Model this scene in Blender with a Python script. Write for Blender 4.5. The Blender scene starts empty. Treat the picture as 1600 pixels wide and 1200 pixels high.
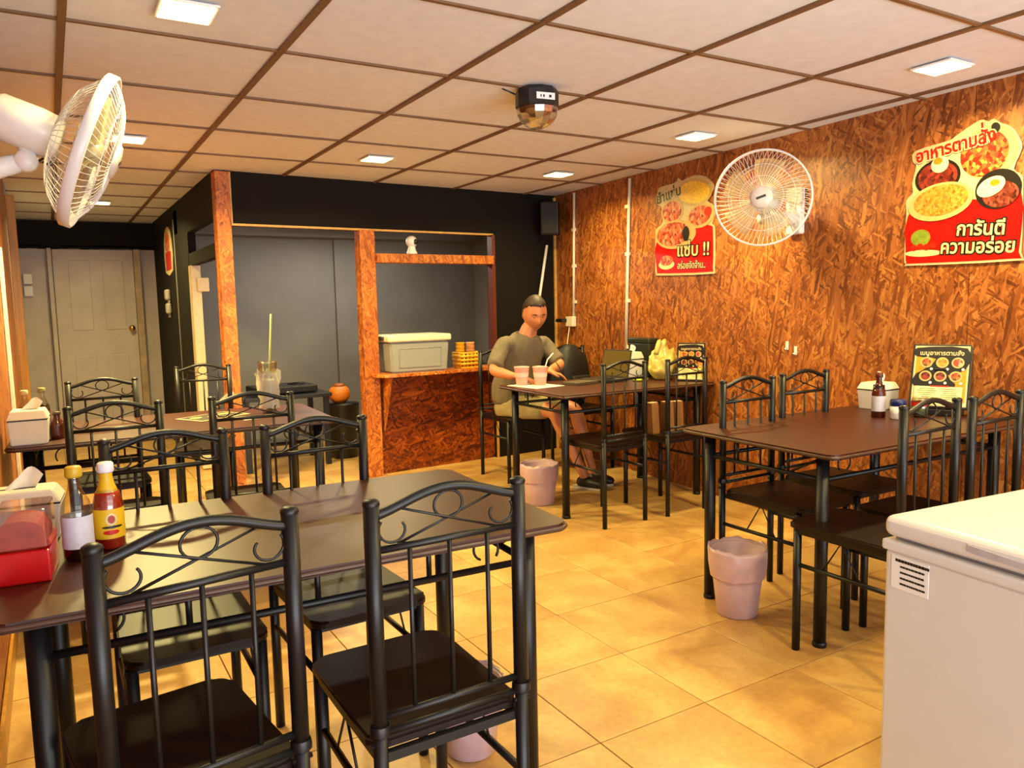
import bpy, bmesh, math, random
from mathutils import Vector, Matrix, Euler
random.seed(7)
PI = math.pi
SC = bpy.context.scene
COL = SC.collection

# ------------------------------------------------------------------ camera, world, lights, exposure
cam_d = bpy.data.cameras.new('camera'); cam = bpy.data.objects.new('camera', cam_d); COL.objects.link(cam)
cam_d.sensor_fit = 'HORIZONTAL'; cam_d.sensor_width = 36.0; cam_d.lens = 1201.6 * 36 / 1600
cam_d.clip_start = 0.02; cam_d.clip_end = 60
_r = Vector((0.857117, -0.514681, -0.021317)); _u = Vector((0.071382, 0.077687, 0.994419)); _f = Vector((0.510153, 0.853855, -0.103325))
cam.matrix_world = Matrix(((_r.x, _u.x, -_f.x, 0), (_r.y, _u.y, -_f.y, 0), (_r.z, _u.z, -_f.z, 1.293), (0, 0, 0, 1)))
SC.camera = cam

W = bpy.data.worlds.new('street_light'); SC.world = W; W.use_nodes = True
W.node_tree.nodes['Background'].inputs[0].default_value = (1.0, 0.97, 0.94, 1)
W.node_tree.nodes['Background'].inputs[1].default_value = 0.5
SC.view_settings.view_transform = 'Standard'; SC.view_settings.look = 'None'
SC.view_settings.gamma = 1.0; SC.view_settings.use_curve_mapping = False
SC.view_settings.exposure = 0.0
SC.cycles.max_bounces = 8; SC.cycles.diffuse_bounces = 4; SC.cycles.glossy_bounces = 3
SC.cycles.transmission_bounces = 6; SC.cycles.transparent_max_bounces = 8
SC.cycles.sample_clamp_indirect = 4.0
SC.cycles.caustics_reflective = False; SC.cycles.caustics_refractive = False

def area_light(name, loc, rot, sx, sy, power, color, spread=PI):
    d = bpy.data.lights.new(name, 'AREA'); d.shape = 'RECTANGLE'; d.size = sx; d.size_y = sy
    d.energy = power; d.color = color; d.spread = spread
    o = bpy.data.objects.new(name, d); COL.objects.link(o); o.location = loc; o.rotation_euler = rot
    return o
WARM = (1.0, 0.79, 0.30)
LAMP_POWER = 28.0
DOWN = [(0.43, 2.62), (0.43, 4.64), (0.43, 7.38), (1.82, 4.63), (3.20, 4.65), (3.19, 3.27), (3.17, 1.86), (1.80, 0.25), (3.17, 0.3)]
CE = 2.213
LAMP_FACTOR = {0: 0.65, 1: 3.8, 2: 1.0}
for i, (x, y) in enumerate(DOWN):
    area_light('downlight_glow', (x, y, CE - 0.022), (0, 0, 0), 0.13, 0.13, LAMP_POWER * LAMP_FACTOR.get(i, 1.0), WARM, 2.75)
area_light('shopfront_daylight', (0.4, -2.1, 1.15), (PI / 2, 0, 0), 6.0, 2.1, 150.0, (1.0, 0.97, 0.97))
area_light('ceiling_fill_light', (0.6, -3.3, 0.05), (math.radians(140), 0, 0), 6.5, 2.2, 480.0, (0.90, 0.96, 1.0))  # added fill outside the shopfront, brightens the ceiling near the camera
area_light('kitchen_tube_glow', (2.3, 6.5, 2.0), (0, 0, 0), 1.0, 0.1, 28.0, (1.0, 0.90, 0.74))

# ------------------------------------------------------------------ helpers
def lin(h):
    h = h.lstrip('#'); v = [int(h[i:i + 2], 16) / 255 for i in (0, 2, 4)]
    return tuple(c / 12.92 if c <= 0.04045 else ((c + 0.055) / 1.055) ** 2.4 for c in v) + (1.0,)

def new_mat(name):
    m = bpy.data.materials.new(name); m.use_nodes = True
    return m, m.node_tree, m.node_tree.nodes['Principled BSDF']

MATS = {}
def mat(name, color, rough=0.5, metal=0.0, var=0.12, scale=30.0, bump=0.0, trans=0.0, alpha=1.0, coat=0.0, spec=0.5, emit=None, estr=0.0, sss=0.0, stretch=(1, 1, 1)):
    """principled material with a little procedural noise in the colour and relief"""
    if name in MATS: return MATS[name]
    m, nt, b = new_mat(name); N = nt.nodes; L = nt.links
    c = lin(color) if isinstance(color, str) else tuple(color) + (1.0,)
    tc = N.new('ShaderNodeTexCoord'); mp = N.new('ShaderNodeMapping'); mp.inputs['Scale'].default_value = stretch
    L.new(tc.outputs['Object'], mp.inputs[0])
    nz = N.new('ShaderNodeTexNoise'); nz.inputs['Scale'].default_value = scale; nz.inputs['Detail'].default_value = 4
    L.new(mp.outputs[0], nz.inputs['Vector'])
    rp = N.new('ShaderNodeValToRGB'); e = rp.color_ramp.elements
    e[0].position = 0.3; e[1].position = 0.7
    e[0].color = tuple(max(0, x * (1 - var)) for x in c[:3]) + (1,); e[1].color = tuple(min(1, x * (1 + var)) for x in c[:3]) + (1,)
    L.new(nz.outputs['Fac'], rp.inputs[0]); L.new(rp.outputs[0], b.inputs['Base Color'])
    b.inputs['Roughness'].default_value = rough; b.inputs['Metallic'].default_value = metal
    b.inputs['Transmission Weight'].default_value = trans; b.inputs['Alpha'].default_value = alpha
    b.inputs['Coat Weight'].default_value = coat; b.inputs['Coat Roughness'].default_value = 0.4; b.inputs['Specular IOR Level'].default_value = spec
    if sss: b.inputs['Subsurface Weight'].default_value = sss; b.inputs['Subsurface Radius'].default_value = (0.02, 0.01, 0.005)
    if bump:
        bp = N.new('ShaderNodeBump'); bp.inputs['Strength'].default_value = bump; bp.inputs['Distance'].default_value = 0.004
        L.new(nz.outputs['Fac'], bp.inputs['Height']); L.new(bp.outputs[0], b.inputs['Normal'])
    if emit: b.inputs['Emission Color'].default_value = lin(emit); b.inputs['Emission Strength'].default_value = estr
    MATS[name] = m
    return m

def osb_mat(name, dark='#401a0a', mid='#814318', light='#aa6630', pale='#c68c48', uax='Y', su=80.0, sv=12.0, rough=0.42):
    """oriented strand board: three layers of long voronoi flakes at different angles"""
    if name in MATS: return MATS[name]
    m, nt, b = new_mat(name); N = nt.nodes; L = nt.links
    tc = N.new('ShaderNodeTexCoord'); sep = N.new('ShaderNodeSeparateXYZ'); L.new(tc.outputs['Object'], sep.inputs[0])
    cb = N.new('ShaderNodeCombineXYZ')
    L.new(sep.outputs[uax], cb.inputs['X']); L.new(sep.outputs['Z'], cb.inputs['Y'])
    other = 'X' if uax == 'Y' else 'Y'
    mo = N.new('ShaderNodeMath'); mo.operation = 'MULTIPLY'; mo.inputs[1].default_value = 0.3
    L.new(sep.outputs[other], mo.inputs[0]); L.new(mo.outputs[0], cb.inputs['Z'])
    warp = N.new('ShaderNodeTexNoise'); warp.inputs['Scale'].default_value = 7.0; warp.inputs['Detail'].default_value = 2
    L.new(cb.outputs[0], warp.inputs['Vector'])
    wv = N.new('ShaderNodeVectorMath'); wv.operation = 'SCALE'; wv.inputs['Scale'].default_value = 0.02
    L.new(warp.outputs['Color'], wv.inputs[0])
    ad = N.new('ShaderNodeVectorMath'); ad.operation = 'ADD'; L.new(cb.outputs[0], ad.inputs[0]); L.new(wv.outputs[0], ad.inputs[1])
    vals = []
    for k, (ang, s) in enumerate([(0.06, 1.0), (0.42, 1.15), (-0.36, 0.9), (0.95, 1.2), (-1.05, 1.1), (0.2, 0.7)]):
        mp = N.new('ShaderNodeMapping'); mp.vector_type = 'TEXTURE'; mp.inputs['Rotation'].default_value = (0, 0, ang)
        mp.inputs['Scale'].default_value = (1 / (su * s), 1 / (sv * s), 1 / su); mp.inputs['Location'].default_value = (k * 3.7, k * 1.3, 0)
        L.new(ad.outputs[0], mp.inputs[0])
        v = N.new('ShaderNodeTexVoronoi'); v.inputs['Scale'].default_value = 1.0; v.inputs['Randomness'].default_value = 1.0
        L.new(mp.outputs[0], v.inputs['Vector'])
        sc = N.new('ShaderNodeSeparateColor'); L.new(v.outputs['Color'], sc.inputs[0]); vals.append((sc.outputs[0], sc.outputs[1]))
    # choose the layer by per-flake random thresholds: a flake whose second random is high lies on top
    cur = vals[0][0]
    for (val, sel), th in zip(vals[1:], (0.5, 0.6, 0.75, 0.8, 0.72)):
        gt = N.new('ShaderNodeMath'); gt.operation = 'GREATER_THAN'; gt.inputs[1].default_value = th; L.new(sel, gt.inputs[0])
        mx = N.new('ShaderNodeMix'); mx.data_type = 'FLOAT'; L.new(gt.outputs[0], mx.inputs['Factor']); L.new(cur, mx.inputs[2]); L.new(val, mx.inputs[3])
        cur = mx.outputs[0]
    big = N.new('ShaderNodeTexNoise'); big.inputs['Scale'].default_value = 1.6; big.inputs['Detail'].default_value = 3; L.new(cb.outputs[0], big.inputs['Vector'])
    fine = N.new('ShaderNodeTexNoise'); fine.inputs['Scale'].default_value = 60; fine.inputs['Detail'].default_value = 3; fm = N.new('ShaderNodeMapping'); fm.inputs['Scale'].default_value = (1.6, 0.35, 1); L.new(ad.outputs[0], fm.inputs[0]); L.new(fm.outputs[0], fine.inputs['Vector'])
    a1 = N.new('ShaderNodeMath'); a1.operation = 'MULTIPLY_ADD'; a1.inputs[1].default_value = 0.8; L.new(big.outputs['Fac'], a1.inputs[0]); L.new(cur, a1.inputs[2])
    a2 = N.new('ShaderNodeMath'); a2.operation = 'MULTIPLY_ADD'; a2.inputs[1].default_value = 0.7; L.new(fine.outputs['Fac'], a2.inputs[0]); L.new(a1.outputs[0], a2.inputs[2])
    mr = N.new('ShaderNodeMapRange'); mr.inputs['From Min'].default_value = 0.50; mr.inputs['From Max'].default_value = 2.0; L.new(a2.outputs[0], mr.inputs['Value'])
    rp = N.new('ShaderNodeValToRGB'); e = rp.color_ramp.elements
    e[0].color = lin(dark); e[0].position = 0.0; e[1].color = lin(pale); e[1].position = 1.0
    x = e.new(0.35); x.color = lin(mid); x = e.new(0.72); x.color = lin(light)
    L.new(mr.outputs[0], rp.inputs[0]); L.new(rp.outputs[0], b.inputs['Base Color'])
    b.inputs['Roughness'].default_value = rough
    bp = N.new('ShaderNodeBump'); bp.inputs['Strength'].default_value = 0.12; bp.inputs['Distance'].default_value = 0.003
    L.new(cur, bp.inputs['Height']); L.new(bp.outputs[0], b.inputs['Normal'])
    MATS[name] = m
    return m

def tile_mat():
    m, nt, b = new_mat('floor_tile'); N = nt.nodes; L = nt.links
    g = N.new('ShaderNodeNewGeometry'); oi = N.new('ShaderNodeObjectInfo')
    off = N.new('ShaderNodeMath'); off.operation = 'MULTIPLY'; off.inputs[1].default_value = 40; L.new(oi.outputs['Random'], off.inputs[0])
    cb = N.new('ShaderNodeCombineXYZ'); L.new(off.outputs[0], cb.inputs[2])
    ad = N.new('ShaderNodeVectorMath'); ad.operation = 'ADD'; L.new(g.outputs['Position'], ad.inputs[0]); L.new(cb.outputs[0], ad.inputs[1])
    n1 = N.new('ShaderNodeTexNoise'); n1.inputs['Scale'].default_value = 3.2; n1.inputs['Detail'].default_value = 6; n1.inputs['Distortion'].default_value = 0.8
    L.new(ad.outputs[0], n1.inputs['Vector'])
    n2 = N.new('ShaderNodeTexNoise'); n2.inputs['Scale'].default_value = 45; n2.inputs['Detail'].default_value = 4; L.new(ad.outputs[0], n2.inputs['Vector'])
    mx = N.new('ShaderNodeMath'); mx.operation = 'MULTIPLY_ADD'; mx.inputs[1].default_value = 0.3; L.new(n2.outputs['Fac'], mx.inputs[0]); L.new(n1.outputs['Fac'], mx.inputs[2])
    rp = N.new('ShaderNodeValToRGB'); e = rp.color_ramp.elements
    e[0].position = 0.42; e[0].color = lin('#a67a44'); e[1].position = 0.85; e[1].color = lin('#cca968')
    x = e.new(0.63); x.color = lin('#bb9152')
    L.new(mx.outputs[0], rp.inputs[0]); L.new(rp.outputs[0], b.inputs['Base Color'])
    b.inputs['Roughness'].default_value = 0.36
    bp = N.new('ShaderNodeBump'); bp.inputs['Strength'].default_value = 0.06; bp.inputs['Distance'].default_value = 0.004
    L.new(n1.outputs['Fac'], bp.inputs['Height']); L.new(bp.outputs[0], b.inputs['Normal'])
    return m

def glass(name, color, rough=0.05, alpha=0.2):
    """thin clear plastic or glass: tinted see-through sheet with a glossy skin"""
    if name in MATS: return MATS[name]
    m, nt, b = new_mat(name); N = nt.nodes; L = nt.links
    b.inputs['Base Color'].default_value = lin(color); b.inputs['Roughness'].default_value = rough
    b.inputs['Specular IOR Level'].default_value = 0.8
    tr = N.new('ShaderNodeBsdfTransparent'); tr.inputs[0].default_value = lin(color)
    lw = N.new('ShaderNodeLayerWeight'); lw.inputs['Blend'].default_value = 0.35
    ma = N.new('ShaderNodeMath'); ma.operation = 'MULTIPLY_ADD'; ma.inputs[1].default_value = 0.45; ma.inputs[2].default_value = alpha * 0.35
    ma.use_clamp = True; L.new(lw.outputs['Facing'], ma.inputs[0])
    gl = N.new('ShaderNodeBsdfGlossy'); gl.inputs['Roughness'].default_value = rough
    mx = N.new('ShaderNodeMixShader'); L.new(ma.outputs[0], mx.inputs[0]); L.new(tr.outputs[0], mx.inputs[1]); L.new(gl.outputs[0], mx.inputs[2])
    L.new(mx.outputs[0], N['Material Output'].inputs['Surface'])
    N.remove(b)
    MATS[name] = m
    return m

M_BLACK = mat('black_powder_coat', '#0b0b0d', 0.42, 0.0, 0.15, 80, 0.04, spec=0.4)
M_TOP = mat('dark_walnut_laminate', '#3a1204', 0.41, 0.0, 0.28, 9, 0.0, stretch=(1.0, 9, 1), spec=0.32, coat=0.15)
M_EDGE = mat('table_edge_band', '#4a3328', 0.35, var=0.2)
M_SEAT = mat('dark_seat_board', '#180905', 0.42, 0.0, 0.25, 12, 0.02, stretch=(8, 1, 1), spec=0.3)
M_WHITE = mat('white_plastic', '#dedcda', 0.35, var=0.03)
M_OSB = osb_mat('osb_wall', uax='Y')
M_OSBX = osb_mat('osb_counter', uax='X', dark='#5e280e', mid='#9c5018', light='#c0702a', pale='#d49248')
M_OSBH = osb_mat('osb_dark_panel', dark='#2a0c04', mid='#5e230a', light='#94440f', pale='#b8662a', uax='X', su=14, sv=80, rough=0.3)
M_DARK = mat('black_wall_paint', '#120d08', 0.75, var=0.2, scale=6, bump=0.05, spec=0.2)
M_GREY = mat('grey_kitchen_paint', '#75736c', 0.6, var=0.08, scale=3)
M_CORR = mat('grubby_white_paint', '#b8aea8', 0.5, var=0.1, scale=5)

class MB:
    """collects shapes into one bmesh"""
    def __init__(s): s.bm = bmesh.new(); s.mi = 0
    def _fin(s, vs):
        fs = {f for v in vs for f in v.link_faces}
        for f in fs: f.material_index = s.mi
    def box(s, c, size, rot=None, bevel=0.0, seg=2):
        r = bmesh.ops.create_cube(s.bm, size=1.0); vs = r['verts']
        bmesh.ops.scale(s.bm, vec=Vector(size), verts=vs)
        if bevel > 0:
            es = list({e for v in vs for e in v.link_edges})
            rr = bmesh.ops.bevel(s.bm, geom=es, offset=bevel, segments=seg, affect='EDGES', profile=0.5)
            vs = list({v for f in rr['faces'] for v in f.verts} | {v for v in vs if v.is_valid})
            allv = set(vs); st = list(vs)
            while st:
                v = st.pop()
                for e in v.link_edges:
                    o = e.other_vert(v)
                    if o not in allv: allv.add(o); st.append(o)
            vs = list(allv)
        if rot is not None:
            bmesh.ops.rotate(s.bm, cent=(0, 0, 0), matrix=Euler(rot).to_matrix(), verts=vs)
        bmesh.ops.translate(s.bm, vec=Vector(c), verts=vs); s._fin(vs)
        return s
    def tube(s, pts, r, seg=8, closed=False, caps=True):
        pts = [Vector(p) for p in pts]; n = len(pts); rings = []
        rs = r if isinstance(r, (list, tuple)) else [r] * n
        prev = None; new = []
        for i, p in enumerate(pts):
            a = pts[(i - 1) % n] if (closed or i > 0) else p
            b = pts[(i + 1) % n] if (closed or i < n - 1) else p
            t = (b - a)
            t = t.normalized() if t.length > 1e-9 else Vector((0, 0, 1))
            if prev is None:
                ref = Vector((0, 0, 1)) if abs(t.z) < 0.9 else Vector((1, 0, 0))
                nrm = t.cross(ref).normalized()
            else:
                nrm = (prev - t * prev.dot(t)); nrm = nrm.normalized() if nrm.length > 1e-6 else t.orthogonal().normalized()
            prev = nrm; bn = t.cross(nrm)
            ring = [s.bm.verts.new(p + (nrm * math.cos(2 * PI * k / seg) + bn * math.sin(2 * PI * k / seg)) * rs[i]) for k in range(seg)]
            rings.append(ring); new += ring
        for i in range(n if closed else n - 1):
            A = rings[i]; B = rings[(i + 1) % n]
            for k in range(seg):
                f = s.bm.faces.new((A[k], A[(k + 1) % seg], B[(k + 1) % seg], B[k])); f.smooth = True; f.material_index = s.mi
        if caps and not closed:
            f = s.bm.faces.new(rings[0][::-1]); f.material_index = s.mi
            f = s.bm.faces.new(rings[-1]); f.material_index = s.mi
        return s
    def lathe(s, prof, seg=20, c=(0, 0, 0), sx=1.0, sy=1.0, mat4=None, smooth=True):
        rings = []
        c = Vector(c)
        for (r, z) in prof:
            if r < 1e-6: rings.append([s.bm.verts.new(Vector((0, 0, z)))])
            else: rings.append([s.bm.verts.new(Vector((r * sx * math.cos(2 * PI * k / seg), r * sy * math.sin(2 * PI * k / seg), z))) for k in range(seg)])
        for A, B in zip(rings, rings[1:]):
            for k in range(seg):
                k2 = (k + 1) % seg
                if len(A) == 1 and len(B) == 1: continue
                if len(A) == 1: vs = (A[0], B[k2], B[k])
                elif len(B) == 1: vs = (A[k], A[k2], B[0])
                else: vs = (A[k], A[k2], B[k2], B[k])
                f = s.bm.faces.new(vs); f.smooth = smooth; f.material_index = s.mi
        vs = [v for R in rings for v in R]
        if mat4 is not None: bmesh.ops.transform(s.bm, matrix=mat4, verts=vs)
        bmesh.ops.translate(s.bm, vec=c, verts=vs)
        return s
    def prism(s, outline, z0, z1, mat4=None, smooth=False):
        n = len(outline)
        lo = [s.bm.verts.new((x, y, z0)) for x, y in outline]; hi = [s.bm.verts.new((x, y, z1)) for x, y in outline]
        fs = [s.bm.faces.new(lo[::-1]), s.bm.faces.new(hi)]
        for k in range(n): fs.append(s.bm.faces.new((lo[k], lo[(k + 1) % n], hi[(k + 1) % n], hi[k])))
        for f in fs: f.material_index = s.mi
        if mat4 is not None: bmesh.ops.transform(s.bm, matrix=mat4, verts=lo + hi)
        return s
    def build(s, name, mats, parent=None, loc=None, rot=None, kind=None):
        bmesh.ops.recalc_face_normals(s.bm, faces=s.bm.faces)
        me = bpy.data.meshes.new(name); s.bm.to_mesh(me); s.bm.free()
        for m_ in (mats if isinstance(mats, (list, tuple)) else [mats]): me.materials.append(m_)
        return link(name, me, parent, loc, rot, kind)

def link(name, me, parent=None, loc=None, rot=None, kind=None):
    o = bpy.data.objects.new(name, me); COL.objects.link(o)
    if parent is not None: o.parent = parent
    if loc is not None: o.location = loc
    if rot is not None: o.rotation_euler = rot
    if kind: o['kind'] = kind
    return o

def tag(o, label=None, cat=None, group=None):
    if label: o['label'] = label
    if cat: o['category'] = cat
    if group: o['group'] = group
    return o

def thing(name, label, cat, loc=(0, 0, 0), rz=0.0, group=None, rot=None):
    o = bpy.data.objects.new(name, None); COL.objects.link(o); o.empty_display_size = 0.05
    o.location = loc; o.rotation_euler = rot if rot is not None else (0, 0, rz)
    return tag(o, label, cat, group)

def copy_tree(o, parent=None):
    c = o.copy(); COL.objects.link(c)
    if parent is not None: c.parent = parent
    for ch in list(o.children): copy_tree(ch, c)
    return c

def arc(cx, cy, r, a0, a1, n=12):
    return [(cx + r * math.cos(a0 + (a1 - a0) * k / n), cy + r * math.sin(a0 + (a1 - a0) * k / n)) for k in range(n + 1)]

def ellipse(cx, cy, rx, ry, n=28, rot=0.0):
    c, s_ = math.cos(rot), math.sin(rot); o = []
    for k in range(n):
        a = 2 * PI * k / n; x, y = rx * math.cos(a), ry * math.sin(a)
        o.append((cx + x * c - y * s_, cy + x * s_ + y * c))
    return o

def rounded_rect(w, h, r, n=5):
    o = []
    for (cx, cy, a) in ((w / 2 - r, h / 2 - r, 0), (-w / 2 + r, h / 2 - r, PI / 2), (-w / 2 + r, -h / 2 + r, PI), (w / 2 - r, -h / 2 + r, 1.5 * PI)):
        o += [(cx + r * math.cos(a + PI / 2 * k / n), cy + r * math.sin(a + PI / 2 * k / n)) for k in range(n + 1)]
    return o

def text_mesh(body, size, offset=0.0, extrude=0.0006, align='LEFT', shear=0.0):
    cu = bpy.data.curves.new('lettering', 'FONT'); cu.body = body; cu.size = size; cu.offset = offset; cu.extrude = extrude
    cu.align_x = align; cu.resolution_u = 3; cu.shear = shear
    o = bpy.data.objects.new('lettering', cu); COL.objects.link(o)
    bpy.context.view_layer.update()
    me = bpy.data.meshes.new_from_object(o.evaluated_get(bpy.context.evaluated_depsgraph_get()))
    bpy.data.objects.remove(o)
    me.materials.clear()
    return me

# ------------------------------------------------------------------ room shell
X0, Y0, Y1 = -0.21, -1.8, 9.0
def wall_x(y): return 3.74 + 0.06 * (y - 4.0)
def back_y(x): return 5.47 + 0.06 * (x - 1.03)
WA = -math.atan(0.06)      # turn of the strand board wall
BA = math.atan(0.06)       # turn of the black back wall

# floor: mortar bed with separate tiles
T = 0.423
b = MB(); b.box((1.85, 3.6, -0.03), (4.6, 11.4, 0.04))
floor = b.build('floor', mat('tile_grout', '#5e4631', 0.8), kind='structure')
M_TILE = tile_mat()
b = MB(); b.box((0, 0, 0), (T - 0.0035, T - 0.0035, 0.012), bevel=0.0012, seg=1)
bmesh.ops.recalc_face_normals(b.bm, faces=b.bm.faces)
tile_me = bpy.data.meshes.new('tile'); b.bm.to_mesh(tile_me); b.bm.free(); tile_me.materials.append(M_TILE)
tx0, ty0 = 1.306, 2.145
for i in range(-4, 7):
    for j in range(-10, 17):
        x = tx0 + T * (i + 0.5); y = ty0 + T * (j + 0.5)
        if x > wall_x(y) + 0.1 or y > 9.1 or y < -1.9: continue
        link('tile', tile_me, floor, (x, y, -0.0062 + random.uniform(-0.0004, 0.0004)))

# ceiling: separate panels held in brown tees
M_PANEL = mat('ceiling_panel_white', '#d6dade', 0.75, var=0.05, scale=14, bump=0.06)
M_TEE = mat('brown_ceiling_tee', '#6b4c30', 0.5, var=0.15)  # shade along the tees is put into this brown
b = MB(); b.box((1.85, 3.6, CE + 0.06), (4.6, 11.4, 0.04))
ceiling = b.build('ceiling', M_PANEL, kind='structure')
gx = [X0] + [0.101 + 0.682 * i for i in range(0, 6)] + [3.98]
gy = [Y0] + [2.207 + 0.678 * j for j in range(-5, 11)] + [Y1]
pan_cache = {}
for i in range(len(gx) - 1):
    for j in range(len(gy) - 1):
        xa, xb, ya, yb = gx[i], gx[i + 1], gy[j], gy[j + 1]
        if xa > 1.05 and ya > 5.7: continue
        if i == len(gx) - 2: xb = wall_x(yb) + 0.03
        w, d = round(xb - xa - 0.004, 3), round(yb - ya - 0.004, 3)
        if (w, d) not in pan_cache:
            b = MB(); b.box((0, 0, 0), (w, d, 0.012), bevel=0.002, seg=1)
            bmesh.ops.recalc_face_normals(b.bm, faces=b.bm.faces)
            me = bpy.data.meshes.new('ceiling_panel'); b.bm.to_mesh(me); b.bm.free(); me.materials.append(M_PANEL); pan_cache[(w, d)] = me
        link('ceiling_panel', pan_cache[(w, d)], ceiling, ((xa + xb) / 2, (ya + yb) / 2, CE + 0.012 + random.uniform(-0.0008, 0.0008)))
for x in gx[1:-1]:
    ye = Y1 if x < 1.05 else back_y(x) + 0.02
    b = MB(); b.box((x, (Y0 + ye) / 2, CE + 0.002), (0.024, ye - Y0, 0.012)); b.build('ceiling_main_tee', M_TEE, ceiling)
for y in gy[1:-1]:
    xe = wall_x(y) if y < 5.55 else 1.0
    b = MB(); b.box(((X0 + xe) / 2, y, CE + 0.003), (xe - X0, 0.016, 0.010)); b.build('ceiling_cross_tee', M_TEE, ceiling)

# strand board wall
wr = thing('wall_right', None, None, (3.74, 4.0, 0), WA); wr['kind'] = 'structure'
cuts = [-5.9, -4.48, -3.26, -2.04, -0.82, 0.585, 1.36, 1.72]
for a, c in zip(cuts, cuts[1:]):
    b = MB(); b.box((0.009, (a + c) / 2, 1.105), (0.018, c - a - 0.003, 2.23)); b.build('strand_board_panel', M_OSB, wr)
b = MB(); b.box((0.035, -2.1, 1.11), (0.03, 7.8, 2.24)); b.build('wall_backing', M_DARK, wr)
def rw(u, z, off=0.0):
    """a point on the strand board wall: u along it (room depth), off out into the room"""
    c, s_ = math.cos(WA), math.sin(WA); lx, ly = -off, (u - 4.0) / c
    return Vector((3.74 + lx * c - ly * s_, 4.0 + lx * s_ + ly * c, z))

# left wall (strand board) and pine corner post
wl = thing('wall_left', None, None, (X0, 0, 0), 0); wl['kind'] = 'structure'
for a, c in ((-0.3, 0.62), (0.62, 1.84), (1.84, 3.06), (3.06, 4.28), (4.28, 5.4), (5.4, 6.6)):
    b = MB(); b.box((-0.009, (a + c) / 2, 1.105), (0.018, c - a - 0.003, 2.23)); b.build('strand_board_panel', M_OSB, wl)
b = MB(); b.box((-0.035, 4.35, 1.11), (0.03, 9.3, 2.24)); b.build('wall_backing', M_CORR, wl)
M_PINE = mat('varnished_pine', '#a8741e', 0.35, var=0.25, scale=5, stretch=(6, 6, 0.6))
b = MB(); b.box((X0 + 0.03, 6.62, 1.07), (0.055, 0.05, 2.14), bevel=0.004); b.build('trim_1', M_PINE, kind='structure')
b = MB(); b.box((X0 + 0.012, 4.95, 1.0), (0.02, 0.03, 1.3), bevel=0.003); b.build('trim_2', mat('white_trunking', '#d8cfc0', 0.4), kind='structure')
b = MB(); b.box((X0 + 0.008, 2.2, 0.05), (0.012, 7.8, 0.10), bevel=0.003); b.build('baseboard_left', M_PINE, kind='structure')

# corridor end wall with black header
we = thing('wall_corridor', None, None, (0, 8.96, 0)); we['kind'] = 'structure'
b = MB(); b.box((0.4, 0.06, 1.1), (1.4, 0.04, 2.2)); b.build('wall_face', M_CORR, we)
b = MB(); b.box((0.4, 0.015, 2.085), (1.25, 0.05, 0.25))
for k in range(14): b.box((-0.18 + k * 0.09, 0.015, 1.96 - random.uniform(0, 0.018)), (0.09, 0.05, 0.03))
b.build('black_header', M_DARK, we)
dr = thing('door_1', None, None, (0.45, 8.94, 0)); dr['kind'] = 'structure'
b = MB(); b.box((-0.02, 0, 0.965), (0.72, 0.035, 1.93), bevel=0.004); b.build('door_leaf', M_CORR, dr)
for px in (-0.155, 0.145):
    for (z0, z1) in ((1.12, 1.82), (0.18, 0.86)):
        b = MB(); cz, hh = (z0 + z1) / 2, z1 - z0
        b.box((px, -0.019, cz), (0.19, 0.012, hh), bevel=0.005)
        b.build('door_panel', M_CORR, dr)
for (cx, w) in ((-0.405, 0.04), (0.375, 0.065)):
    b = MB(); b.box((cx, -0.01, 0.97), (w, 0.05, 1.94), bevel=0.006)
    b.build('door_jamb', M_CORR if cx < 0 else mat('stained_jamb', '#a8957a', 0.55, var=0.25, scale=9), dr)
b = MB(); b.lathe([(0, 0), (0.028, 0.002), (0.028, 0.006), (0.012, 0.012), (0.012, 0.035), (0.026, 0.045), (0.03, 0.058), (0.022, 0.07), (0, 0.074)], 16, mat4=Matrix.Rotation(PI / 2, 4, 'X'))
b.build('door_knob', mat('brass', '#c8a060', 0.25, 1.0), dr, (0.285, -0.02, 1.13))

# black partition along the corridor with its doorway and transom
wp = thing('wall_partition', None, None, (1.0, 0, 0)); wp['kind'] = 'structure'
def pbox(y0, y1, z0, z1, name='wall_face', m=M_DARK, x=0.03, t=0.06):
    b = MB(); b.box((x, (y0 + y1) / 2, (z0 + z1) / 2), (t, y1 - y0, z1 - z0)); b.build(name, m, wp)
pbox(6.70, 8.96, 0, 2.235); pbox(5.49, 6.70, 1.92, 2.235); pbox(5.49, 6.72, 1.655, 1.75, 'transom_rail')
pbox(5.49, 5.57, 0, 1.655)
M_CREAM = mat('cream_gloss_paint', '#e2d3ac', 0.35, var=0.06)
b = MB(); b.box((0.03, 6.66, 0.83), (0.075, 0.11, 1.65), bevel=0.006); b.build('door_jamb', M_CREAM, wp)
b = MB(); b.box((0.0, 5.8, 0.62), (0.03, 1.0, 0.02), rot=(-0.25, 0, 0)); b.build('barrier_bar', M_WHITE, wp)

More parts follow.
